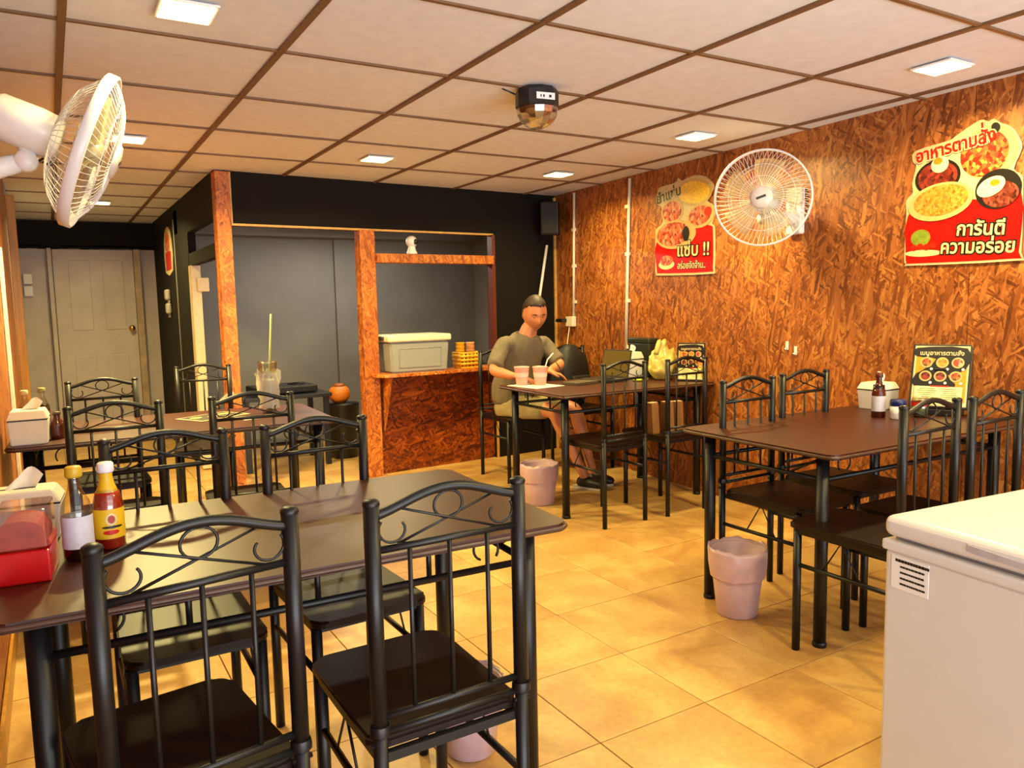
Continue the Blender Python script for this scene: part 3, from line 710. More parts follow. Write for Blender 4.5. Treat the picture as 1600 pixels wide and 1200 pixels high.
out2 = [(-0.29, -0.318), (-0.305, -0.29), (-0.302, -0.07), (-0.297, -0.003), (-0.222, 0.043), (-0.237, 0.144), (-0.275, 0.169), (-0.296, 0.205), (-0.274, 0.268), (-0.242, 0.287), (-0.087, 0.294), (-0.057, 0.321), (-0.018, 0.296), (0.079, 0.312), (0.191, 0.298), (0.273, 0.247), (0.291, 0.202), (0.229, 0.138), (0.283, 0.101), (0.306, 0.044), (0.275, -0.02), (0.302, -0.053), (0.302, -0.304), (0.251, -0.339), (-0.265, -0.327)]
out2 = smooth_outline(out2, 3)[::-1]
red2 = smooth_outline([(-0.28, -0.305), (-0.29, -0.28), (-0.288, -0.09), (0.0, -0.1), (0.15, -0.02), (0.268, -0.03), (0.288, -0.07), (0.288, -0.295), (0.24, -0.325), (-0.255, -0.313)], 3)[::-1]
p2 = poster('smaller red die-cut food poster of spicy salads beyond the wall fan', 3.93, 1.80, out2, red2)
disc(p2, 'plate', M_PLW, 0.100, 0.205, 0.180, 0.088, Z_, -0.12); disc(p2, 'glass_noodles', mat('noodle_print', '#f0c040', 0.3, var=0.25, scale=60), 0.100, 0.205, 0.155, 0.072, Z_ + .0007, -0.12)
disc(p2, 'plate', M_PLW, -0.118, 0.104, 0.116, 0.080, Z_ + .0012); disc(p2, 'spicy_salad', F_SALAD, -0.118, 0.104, 0.100, 0.068, Z_ + .0018)
disc(p2, 'plate', M_PLW, 0.172, 0.044, 0.130, 0.078, Z_ + .0018, 0.1); disc(p2, 'spicy_salad', F_SALAD, 0.165, 0.046, 0.108, 0.062, Z_ + .0024, 0.1); disc(p2, 'tomato', M_TOM, 0.245, 0.065, 0.035, 0.030, Z_ + .003)
disc(p2, 'plate', M_PLW, -0.082, -0.056, 0.212, 0.097, Z_ + .003); disc(p2, 'spicy_salad', F_SALAD, -0.105, -0.052, 0.175, 0.080, Z_ + .0036); disc(p2, 'dark_herbs', M_INK, 0.03, -0.06, 0.035, 0.05, Z_ + .0042)
disc(p2, 'dish_rim', M_CHIL, -0.180, -0.255, 0.085, 0.034, Z_); disc(p2, 'spicy_salad', F_SALAD, -0.18, -0.228, 0.07, 0.036, Z_ + .0007)
lettering(p2, 'ยำแซ่บ', -0.282, 0.172, 0.095, M_GRNK, M_CRE, Z_ + .0012, 0.14, 0.002, 0.006, 0.26)
lettering(p2, 'แซ่บ !!', -0.058, -0.205, 0.12, M_CHIL, M_INK, Z_ + .004, -0.03, 0.002, 0.006, 0.315)
lettering(p2, 'อร่อยจัดจ้าน..', -0.06, -0.29, 0.062, M_CHIL, M_INK, Z_ + .001, -0.02, 0.0008, 0.003, 0.28)

# ------------------------------------------------------------------ small things on the walls
for (u, z, lab) in ((3.018, 1.018, 'small white wall hook, the higher of the two under the fan'), (2.955, 0.992, 'small white wall hook, the lower of the two under the fan')):
    t = thing('wall_hook', lab, 'hook', rw(u, z, 0.002), WA)
    b = MB(); b.box((-0.003, 0, 0), (0.006, 0.02, 0.05), bevel=0.002); b.build('hook_plate', M_WHITE, t)
    b = MB(); b.tube([(-0.006, 0, -0.005), (-0.018, 0, -0.022), (-0.024, 0, -0.014)], 0.003, 6); b.build('hook_prong', M_WHITE, t)
t = thing('wall_socket', 'white wall socket with a plugged-in black adapter behind the man', 'socket', rw(5.365, 1.135, 0.0), WA)
b = MB(); b.box((-0.02, 0, 0), (0.04, 0.11, 0.085), bevel=0.005); b.build('socket_box', M_PVC, t)
b = MB(); b.box((-0.06, 0.09, 0.01), (0.05, 0.11, 0.03), bevel=0.006); b.build('plug_adapter', mat('black_plastic', '#141414', 0.4), t)
M_BPL = MATS['black_plastic']
b = MB(); b.tube([rw(5.37, 1.10, 0.03), rw(5.38, 0.95, 0.05), rw(5.37, 0.80, 0.06), rw(5.35, 0.74, 0.05)], 0.004, 6)
b.build('power_cord', M_PVC, t).matrix_parent_inverse = t.matrix_world.inverted() if False else Matrix.Translation((0, 0, 0))
# the cord was laid out in room coordinates, so bring it into the socket's frame
bpy.context.view_layer.update()
bpy.data.objects['power_cord'].matrix_world = Matrix.Identity(4)
t = thing('loudspeaker', 'black loudspeaker hung in the ceiling corner above the man', 'speaker', bw(3.68, 2.0, 0.0) - Vector((0, 0.16, 0)), -0.7)
b = MB(); b.box((0, 0, 0), (0.15, 0.14, 0.27), bevel=0.01); b.build('cabinet', M_BPL, t)
b = MB(); b.box((0, -0.072, 0), (0.13, 0.006, 0.25), bevel=0.003); b.build('grille', mat('speaker_grille', '#0c0c0c', 0.7, bump=0.2, scale=300), t)
b = MB(); b.box((0, 0.085, 0.05), (0.05, 0.05, 0.06)); b.build('wall_bracket', M_BPL, t)
b = MB(); b.tube([bw(3.56, 1.05, 0.06), bw(3.73, 1.79, 0.03)], 0.012, 10)
tag(b.build('broom_stick', M_WHITE), 'white stick leaning in the black corner behind the man', 'stick')
t = thing('security_camera', 'small white security camera on the hatch shelf', 'camera', bw(2.43, 1.690, 0.03), 0.25)
b = MB(); b.lathe([(0, 0), (0.042, 0), (0.042, 0.012), (0.032, 0.03), (0.026, 0.06), (0.026, 0.075), (0, 0.075)], 20); b.build('camera_base', M_WHITE, t)
b = MB(); b.lathe([(0.045 * math.sin(PI * k / 12), -0.045 * math.cos(PI * k / 12)) for k in range(13)], 20, (0, 0, 0.095)); b.build('camera_head', M_WHITE, t)
b = MB(); b.lathe([(0, 0.004), (0.018, 0.002), (0.022, -0.004), (0, -0.006)], 16, (0.008, -0.044, 0.093), mat4=Matrix.Rotation(PI / 2, 4, 'X')); b.build('lens', M_BPL, t)
t = thing('wall_switch', 'white switch plates beside the corridor door', 'switch', (-0.15, 8.975, 1.58))
for z in (0.06, -0.06):
    b = MB(); b.box((0, -0.012, z), (0.075, 0.02, 0.10), bevel=0.005); b.build('switch_plate', M_WHITE, t)
t = thing('corridor_picture', 'small narrow picture on the black partition wall', 'picture', (1.0, 7.85, 1.86))
b = MB(); b.prism(smooth_outline([(-0.24, -0.2), (0.24, -0.2), (0.24, 0.08), (0.1, 0.2), (-0.1, 0.2), (-0.24, 0.1)], 2), 0, 0.006, Matrix(((0, 0, -1, 0), (-1, 0, 0, 0), (0, 1, 0, 0), (0, 0, 0, 1)))); b.build('picture_board', M_CRE, t)
b = MB(); b.prism(rounded_rect(0.36, 0.17, 0.02), 0.006, 0.007, Matrix(((0, 0, -1, 0), (-1, 0, 0, 0), (0, 1, 0, -0.10), (0, 0, 0, 1)))); b.build('red_print', M_RED, t)
b = MB(); b.prism(ellipse(0, 0, 0.15, 0.09), 0.006, 0.0075, Matrix(((0, 0, -1, 0), (-1, 0, 0, 0), (0, 1, 0, 0.07), (0, 0, 0, 1)))); b.build('food_print', F_SALAD, t)
t = thing('hanging_gloves', 'pair of pale work gloves hanging on the black partition wall', 'gloves', (1.0, 7.95, 1.38))
for k, z in enumerate((0.07, -0.06)):
    b = MB(); b.box((-0.022, 0.01 - 0.02 * k, z), (0.04, 0.13, 0.10), bevel=0.015)
    for q in range(4): b.tube([(-0.012, -0.035 + q * 0.025, z - 0.04), (-0.014, -0.04 + q * 0.027, z - 0.085)], 0.009, 6)
    b.build('glove', mat('pale_glove', '#a8a29a', 0.8), t)
t = thing('jamb_switch', 'cream switch inside the kitchen doorway', 'switch', (1.075, 6.58, 1.50))
b = MB(); b.box((0, 0, 0), (0.09, 0.03, 0.11), bevel=0.006); b.build('switch_plate', M_CREAM, t)

# ------------------------------------------------------------------ disco lamp on the ceiling
t = thing('disco_light', 'black ceiling disco light with a faceted clear dome', 'light', (1.88, 2.885, CE)); t.scale = (1.13, 1.13, 1.06)
b = MB(); b.lathe([(0, 0.0), (0.075, 0), (0.083, -0.012), (0.083, -0.07), (0.078, -0.078), (0, -0.078)], 10, smooth=False); dbs = b.build('lamp_base', M_BPL, t)
b = MB(); R_ = 0.081
for j in range(0, 5):
    pass
prof = [(R_ * math.cos(PI / 2 * k / 5), -0.078 - R_ * 0.98 * math.sin(PI / 2 * k / 5)) for k in range(6)]
b.lathe(prof, 14, smooth=False); b.build('faceted_dome', glass('dome_plastic', '#f6f0e4', 0.06, 0.9), t)
b = MB(); b.lathe([(0, -0.078), (0.045, -0.08), (0.03, -0.10), (0, -0.105)], 12, smooth=False); b.build('led_cluster', mat('led_silver', '#b0a894', 0.2, 0.8), t)
va = math.atan2(-2.885, -1.88)
b = MB(); b.box((0.0815, 0, -0.045), (0.003, 0.075, 0.026)); bmesh.ops.rotate(b.bm, cent=(0, 0, 0), matrix=Matrix.Rotation(va + 0.42, 3, 'Z'), verts=b.bm.verts); lb = b.build('maker_label', M_WHITE, t)
b = MB()
for (yy, w) in ((-0.018, 0.010), (0.008, 0.006), (0.02, 0.004)): b.box((0.0835, -yy, -0.046), (0.001, w, 0.010))
bmesh.ops.rotate(b.bm, cent=(0, 0, 0), matrix=Matrix.Rotation(va + 0.42, 3, 'Z'), verts=b.bm.verts); b.build('label_print', M_INK, lb)
b = MB(); b.tube([(-0.08, 0.03, -0.02), (-0.11, 0.03, -0.012), (-0.13, 0.04, -0.002)], 0.003, 6); b.build('lamp_cord', M_BPL, t)

# ------------------------------------------------------------------ chest freezer
t = thing('chest_freezer', 'white chest freezer cut off by the picture edge', 'freezer', (1.535, 0.99, 0), -0.10)
M_FRZ = mat('white_enamel', '#cbc7c4', 0.28, var=0.015, scale=8)
FL, FD = 1.15, 0.62
b = MB(); b.box((FD / 2, -FL / 2, 0.385), (FD, FL, 0.72), bevel=0.008); cab = b.build('cabinet', M_FRZ, t)
b = MB(); b.box((FD / 2, -FL / 2, 0.755), (FD + 0.012, FL + 0.012, 0.024), bevel=0.006); b.build('cabinet_rim', M_FRZ, t)
b = MB(); b.box((FD / 2, -FL / 2, 0.770), (FD - 0.03, FL - 0.03, 0.014)); b.build('lid_gasket', mat('grey_gasket', '#8a8785', 0.6), t)
b = MB(); b.box((FD / 2, -FL / 2, 0.797), (FD + 0.010, FL + 0.010, 0.046), bevel=0.018, seg=5); lid = b.build('lid', M_FRZ, t)
b = MB(); b.prism([(-0.11, 0.006), (0.05, -0.002), (0.12, -0.010), (0.06, -0.014), (-0.11, -0.008)], 0, 0.003, Matrix(((0, 0, -1, -0.0045), (-1, 0, 0, -0.30), (0, 1, 0, 0.800), (0, 0, 0, 1))))
b.build('handle_recess', mat('recess_grey', '#a9a4a8', 0.4), lid)
b = MB(); b.tube([(0.30, -0.16, 0.832), (0.325, -0.15, 0.834), (0.35, -0.17, 0.832)], 0.004, 6); b.build('lid_lock', M_BPL, lid)
b = MB(); b.box((-0.0008, -0.062, 0.700), (0.0016, 0.088, 0.072)); st = b.build('rules_sticker', M_WHITE, t)
b = MB()
random.seed(11)
for row in range(5):
    y = -0.028 if row == 0 else -0.040
    z = 0.727 - row * 0.0125; end = -0.105 if row == 0 else -0.094
    while y > end:
        w = random.uniform(0.003, 0.008); b.box((-0.0021, y - w / 2, z), (0.0008, w, 0.0060 if row == 0 else 0.0040)); y -= w + 0.0012
b.build('sticker_print', M_INK, st)
for (x, y) in ((0.05, -0.06), (FD - 0.05, -0.06), (0.05, -FL + 0.06), (FD - 0.05, -FL + 0.06)):
    b = MB(); b.lathe([(0, 0), (0.03, 0), (0.03, 0.02), (0.018, 0.036), (0, 0.036)], 12, (x, y, 0)); b.build('foot', M_BPL, t)

# ------------------------------------------------------------------ waste bins with liners
M_BIN = mat('frosted_pink_plastic', '#d8b8c0', 0.35, var=0.06, trans=0.25)
M_LINER = mat('pink_bag_liner', '#e0bcc4', 0.3, var=0.08, trans=0.35)
def make_bin(label, x, y, r0, r1, h, rz):
    t = thing('waste_bin', label, 'bin', (x, y, 0), rz, 'pink waste bins under the tables')
    b = MB(); b.lathe([(0, 0.0), (r0 - 0.006, 0), (r0, 0.006), (r0 + (r1 - r0) * 0.5, h * 0.5), (r1, h - 0.012), (r1 + 0.004, h - 0.006), (r1, h), (r1 - 0.004, h - 0.006), (r0 - 0.002, 0.008), (0, 0.008)], 24); b.build('bucket', M_BIN, t)
    b = MB(); seg = 56; rings = []
    for (rr, zz, wob) in ((r1 * 0.93, h * 0.70, 0.01), (r1 * 1.0, h - 0.002, 0.003), (r1 * 1.03, h + 0.012, 0.008), (r1 * 1.06, h - 0.005, 0.004), (r1 * 1.045, h * 0.78, 0.006), (r1 * 0.985, h * 0.60, 0.007)):
        ring = []
        for k in range(seg):
            a = 2 * PI * k / seg; w = 0.45 * wob * math.sin(a * 5 + zz * 40) + 0.35 * wob * math.sin(a * 13 + 1.3 + zz * 90)
            ring.append(b.bm.verts.new(((rr + w * 0.5) * math.cos(a), (rr + w * 0.5) * math.sin(a), zz + w)))
        rings.append(ring)
    for A, B in zip(rings, rings[1:]):
        for k in range(seg):
            f = b.bm.faces.new((A[k], A[(k + 1) % seg], B[(k + 1) % seg], B[k])); f.smooth = True
    b.build('bag_liner', M_LINER, t)
    return t
make_bin('frosted pink waste bin by the leg of the table with the tilted menu', 2.36, 2.17, 0.082, 0.112, 0.275, 0.3)
make_bin('frosted pink waste bin between the writing man and the nearest table', 2.66, 4.13, 0.095, 0.120, 0.255, 1.1)
make_bin('frosted pale waste bin under the nearest table, behind a chair', 0.97, 1.90, 0.072, 0.095, 0.215, 2.0)

# ------------------------------------------------------------------ bottles, boxes and cups
M_CLEAR = glass('clear_glass', '#f0eee4', 0.03, 0.2)
M_SOY = mat('dark_soy', '#180404', 0.12, var=0.1)
M_CHILI = mat('red_chili_sauce', '#a81c08', 0.15, var=0.12)
def bottle(label, x, y, z, h, r, liquid, fill, cap_mat, label_mat, neck_label=None, group=None, capname='cap', glass_m=None, rz=0.0):
    t = thing('sauce_bottle', label, 'bottle', (x, y, z), rz, group)
    sh = [(0, 0), (r * 0.92, 0), (r, r * 0.12), (r, h * 0.52), (r * 0.88, h * 0.62), (r * 0.50, h * 0.74), (r * 0.40, h * 0.82), (r * 0.40, h * 0.90)]
    b = MB(); b.lathe(sh, 24); b.build('glass_body', glass_m or M_CLEAR, t)
    li = [(0, 0.003)]
    for (rr, zz) in sh[1:]:
        if zz <= fill * h: li.append((rr * 0.94, zz + 0.003))
    last = li[-1]; li += [(last[0] * 0.98, fill * h), (0, fill * h)]
    b = MB(); b.lathe(li, 24); b.build('sauce', liquid, t)
    b = MB(); b.lathe([(0, h), (r * 0.46, h), (r * 0.54, h * 0.985), (r * 0.56, h * 0.90), (r * 0.50, h * 0.885), (0, h * 0.885)], 20); b.build(capname, cap_mat, t)
    b = MB(); b.lathe([(r * 1.012, h * 0.14), (r * 1.012, h * 0.48)], 28); lab = b.build('paper_label', label_mat, t)
    if neck_label: b = MB(); b.lathe([(r * 0.72, h * 0.665), (r * 0.52, h * 0.745), (r * 0.43, h * 0.83), (r * 0.43, h * 0.88)], 20); b.build('neck_label', neck_label, t)
    return t, lab, r, h
M_YCAP = mat('yellow_cap', '#c8a428', 0.4); M_WCAP = mat('white_cap', '#e8e6ee', 0.4); M_LBW = mat('pale_label', '#c9c6d2', 0.5, var=0.08, scale=60)
M_LBY = mat('yellow_label', '#e0b418', 0.45, var=0.06); M_BCAP = mat('blue_cap', '#14245e', 0.4)
g0 = 'sauce bottles on the nearest table'
bottle('half-empty dark soy bottle with yellow cap on the nearest table', 0.022, 1.965, 0.74, 0.212, 0.032, M_SOY, 0.42, M_YCAP, M_LBW, None, g0)
t, lab, r, h = bottle('red chili sauce bottle with white cap and yellow label', 0.088, 2.015, 0.74, 0.205, 0.033, M_CHILI, 0.66, M_WCAP, M_LBY, M_LBY, g0)
def bend(me_pts, r): pass
va = math.atan2(-2.015, -0.088)
def label_disc(par, r, ang, z, w, hh, m, name, n=10):
    b = MB(); v0 = []
    rows = 8
    for j in range(rows + 1):
        vv = -1 + 2 * j / rows; half = math.sqrt(max(0.0, 1 - vv * vv)) * w / r; row = []
        for i in range(n + 1):
            a = ang + half * (-1 + 2 * i / n); row.append(b.bm.verts.new((r * math.cos(a), r * math.sin(a), z + vv * hh)))
        v0.append(row)
    for j in range(rows):
        for i in range(n): b.bm.faces.new((v0[j][i], v0[j][i + 1], v0[j + 1][i + 1], v0[j + 1][i]))
    bmesh.ops.remove_doubles(b.bm, verts=b.bm.verts, dist=1e-5)
    return b.build(name, m, par)
label_disc(lab, r * 1.02, va + 0.15, h * 0.36, 0.013, 0.015, M_CHIL, 'round_emblem')
label_disc(lab, r * 1.025, va + 0.15, h * 0.365, 0.008, 0.010, mat('emblem_red', '#a83828', 0.5), 'emblem_centre')
label_disc(lab, r * 1.02, va + 0.1, h * 0.215, 0.018, 0.006, M_TOM, 'chili_mark')
label_disc(lab, r * 1.018, va + 0.2, h * 0.275, 0.024, 0.0035, M_INK, 'brand_line')

def tissue_box(label, x, y, z, w, d, h, rz, group='white tissue boxes'):
    """flared white box with a lifted lid, black seam, and a tissue pulled out of the slot"""
    t = thing('tissue_box', label, 'tissue box', (x, y, z), rz, group)
    b = MB(); vs = []
    lo = [(-w / 2 * .9, -d / 2 * .9), (w / 2 * .9, -d / 2 * .9), (w / 2 * .9, d / 2 * .9), (-w / 2 * .9, d / 2 * .9)]
    A = [b.bm.verts.new((x_, y_, 0)) for x_, y_ in lo]; B_ = [b.bm.verts.new((x_ / .9, y_ / .9, h * 0.72)) for x_, y_ in lo]
    b.bm.faces.new(A[::-1]); b.bm.faces.new(B_)
    for k in range(4): b.bm.faces.new((A[k], A[(k + 1) % 4], B_[(k + 1) % 4], B_[k]))
    bmesh.ops.bevel(b.bm, geom=list(b.bm.edges), offset=0.004, segments=2, affect='EDGES'); b.build('box_body', M_WHITE, t)
    b = MB(); b.box((0, 0, h * 0.735), (w * 0.985, d * 0.985, h * 0.035)); b.build('black_seam', M_BPL, t)
    b = MB(); A = [b.bm.verts.new((sx * w / 2 * 1.02, sy * d / 2 * 1.02, h * 0.75)) for sx, sy in ((-1, -1), (1, -1), (1, 1), (-1, 1))]
    B_ = [b.bm.verts.new((sx * w / 2 * 0.82, sy * d / 2 * 0.82, h)) for sx, sy in ((-1, -1), (1, -1), (1, 1), (-1, 1))]
    b.bm.faces.new(A[::-1]); b.bm.faces.new(B_)
    for k in range(4): b.bm.faces.new((A[k], A[(k + 1) % 4], B_[(k + 1) % 4], B_[k]))
    bmesh.ops.bevel(b.bm, geom=list(b.bm.edges), offset=0.003, segments=2, affect='EDGES'); lid_ = b.build('box_lid', mat('cream_lid', '#e8e0cc', 0.4, var=0.03), t)
    b = MB(); b.prism(ellipse(0, 0, w * 0.2, d * 0.05, 16), h, h + 0.0015); b.build('slot', M_BPL, lid_)
    b = MB(); cols_ = []
    for j in range(6):
        u = j / 5; row = []
        for i in range(7):
            v = -1 + 2 * i / 6; row.append(b.bm.verts.new((0.035 * v * (1 - 0.25 * u) + 0.03 * u, 0.01 * math.sin(3 * v + 2 * u) + 0.012 * u, h - 0.005 + 0.055 * u - 0.02 * u * v * v)))
        cols_.append(row)
    for j in range(5):
        for i in range(6):
            f = b.bm.faces.new((cols_[j][i], cols_[j][i + 1], cols_[j + 1][i + 1], cols_[j + 1][i])); f.smooth = True
    b.build('tissue', mat('tissue_paper', '#f2ecdc', 0.8), t)
    return t
tissue_box('white tissue box behind the red napkin box on the nearest table', -0.096, 2.23, 0.74, 0.19, 0.12, 0.125, -0.1)
tissue_box('white tissue box on the second table, by the pine post', -0.105, 3.90, 0.74, 0.15, 0.16, 0.145, -0.05)
tissue_box('white tissue box on the laptop table beside the plastic bag', 3.475, 4.19, 0.757, 0.15, 0.12, 0.185, 0.1)
tissue_box('white tissue box beside the soy bottle and tilted menu', 3.47, 2.30, 0.744, 0.15, 0.13, 0.13, 0.0)

t = thing('napkin_box', 'red napkin box with a clear lid on the nearest table', 'napkin box', (-0.075, 1.90, 0.74), -0.12)
M_REDP = mat('glossy_red_plastic', '#b4060c', 0.2, var=0.04)
b = MB(); b.box((0, 0, 0.034), (0.10, 0.13, 0.068), bevel=0.004); b.build('box_base', M_REDP, t)
b = MB(); b.box((0, 0, 0.112), (0.096, 0.126, 0.084), bevel=0.005)
b.build('clear_lid', glass('clear_lid', '#f4e8e4', 0.04, 0.2), t)
b = MB(); b.prism(smooth_outline([(-0.045, 0), (0.045, 0), (0.045, 0.02), (0.03, 0.05), (-0.005, 0.058), (-0.035, 0.05), (-0.045, 0.02)], 3), -0.05, 0.05, Matrix(((1, 0, 0, 0), (0, 0, 1, 0), (0, 1, 0, 0.071), (0, 0, 0, 1)))); b.build('red_napkins', mat('red_paper', '#a83a28', 0.7, var=0.2, scale=50), t)

# second table things
M_AMB = mat('amber_glass', '#5a200c', 0.12, var=0.2, trans=0.3)
g2 = 'small bottles behind the tissue box on the second table'
bottle('dark red sauce bottle with pale cap behind the tissue box', -0.125, 4.26, 0.74, 0.20, 0.030, M_SOY, 0.6, M_CRE, M_LBW, None, g2)
bottle('dark sauce bottle with greenish cap beside another behind the tissue box', -0.055, 4.28, 0.74, 0.205, 0.030, M_SOY, 0.6, mat('olive_cap', '#8a8450', 0.5), mat('maroon_label', '#5a1020', 0.5), None, g2)
bottle('amber jar bottle beside the tissue box on the second table', -0.002, 3.96, 0.74, 0.12, 0.030, M_AMB, 0.6, mat('dark_cap', '#3a2a1c', 0.5), M_AMB, None, g2, glass_m=M_AMB)
t = thing('menu_card', 'printed menu card lying flat on the second table', 'menu', (0.70, 4.22, 0.7403), 0.5)
b = MB(); b.box((0, 0, 0.002), (0.30, 0.21, 0.004), bevel=0.001); b.build('card', M_CRE, t)
b = MB(); b.box((0, 0, 0.0046), (0.27, 0.18, 0.001)); b.build('print_field', mat('grey_print', '#3a3630', 0.4, var=0.5, scale=40), t)
for q in range(3): disc(t, 'dish_print', M_PLW, -0.09 + 0.085 * q, 0.02 - 0.03 * (q % 2), 0.032, 0.026, 0.0052)
t = thing('iced_drink', 'plastic cup of iced drink in a bag with a long green straw', 'drink', (0.985, 4.20, 0.74), 0.0); t.scale = (1.05, 1.05, 1.32)
b = MB(); b.lathe([(0, 0), (0.034, 0), (0.036, 0.004), (0.047, 0.20), (0.050, 0.205), (0.047, 0.21), (0.044, 0.20), (0.033, 0.006), (0, 0.006)], 24); b.build('cup', glass('cup_plastic', '#f2f2ec', 0.1, 0.3), t)
b = MB(); b.lathe([(0, 0.007), (0.032, 0.007), (0.040, 0.13), (0.028, 0.138), (0, 0.135)], 20); b.build('ice', mat('milky_ice', '#cfc8bc', 0.25, var=0.25, scale=60, trans=0.3), t)
b = MB(); b.lathe([(0, 0.006), (0.033, 0.006), (0.0355, 0.05), (0, 0.05)], 20); b.build('drink_base', mat('tea_brown', '#9c8878', 0.3), t)
b = MB(); b.tube([(0.0, 0, 0.03), (0.012, 0.0, 0.20), (0.032, 0.0, 0.40)], 0.0045, 8); b.build('straw', mat('green_straw', '#b8c46a', 0.35), t)
b = MB(); rings = []
for (rr, zz, wb_) in ((0.048, 0.02, 0.004), (0.052, 0.08, 0.006), (0.054, 0.12, 0.009), (0.050, 0.15, 0.014), (0.058, 0.17, 0.010)):
    rings.append([b.bm.verts.new(((rr + wb_ * math.sin(k * 2.4 + zz * 50)) * math.cos(2 * PI * k / 22), (rr + wb_ * math.sin(k * 2.4 + zz * 50)) * math.sin(2 * PI * k / 22), zz + wb_ * math.sin(k * 1.7))) for k in range(22)])
for A, B in zip(rings, rings[1:]):
    for k in range(22):
        f = b.bm.faces.new((A[k], A[(k + 1) % 22], B[(k + 1) % 22], B[k])); f.smooth = True
b.build('carry_bag', mat('clear_bag', '#e4e0d8', 0.25, alpha=0.45, var=0.1), t)
tag(thing('paper_note', 'white slip of paper on the second table beside the drink', 'paper', (0.86, 4.02, 0.7402), 0.3), None)
b = MB(); b.box((0, 0, 0.001), (0.13, 0.06, 0.002)); b.build('slip', M_WHITE, bpy.data.objects['paper_note'])

# condiment table things
bottle('dark soy bottle with pale label beside the blue-capped jar', 3.22, 2.13, 0.744, 0.205, 0.030, M_SOY, 0.72, mat('red_brown_cap', '#5a2216', 0.4), M_LBW, None, None, glass_m=MATS['amber_glass'])
t = thing('seasoning_jar', 'small white jar with a blue cap', 'jar', (3.235, 2.045, 0.744))
b = MB(); b.lathe([(0, 0), (0.030, 0), (0.033, 0.004), (0.033, 0.058), (0.028, 0.062), (0, 0.062)], 22); b.build('jar_body', M_WHITE, t)
b = MB(); b.lathe([(0, 0.088), (0.030, 0.088), (0.034, 0.083), (0.034, 0.060), (0, 0.060)], 22); b.build('cap', M_BCAP, t)
label_disc(t, 0.0336, math.atan2(-2.05, -3.235) + 0.2, 0.026, 0.005, 0.009, mat('navy_print', '#20304a', 0.5), 'label_figure')
t = thing('condiment_jar', 'clear condiment jar with red and green band beside the tilted menu', 'jar', (3.36, 2.02, 0.744))
b = MB(); b.lathe([(0, 0), (0.036, 0), (0.038, 0.004), (0.038, 0.075), (0.034, 0.085), (0.034, 0.09), (0.031, 0.09), (0.034, 0.074), (0.034, 0.006), (0, 0.006)], 22); b.build('jar_glass', M_CLEAR, t)
b = MB(); b.lathe([(0, 0.008), (0.033, 0.008), (0.033, 0.045), (0, 0.045)], 20); b.build('contents', mat('green_relish', '#5a7a28', 0.5, var=0.4, scale=90), t)
b = MB(); b.lathe([(0.0385, 0.052), (0.0385, 0.07)], 22); b.build('red_band', M_TOM, t)

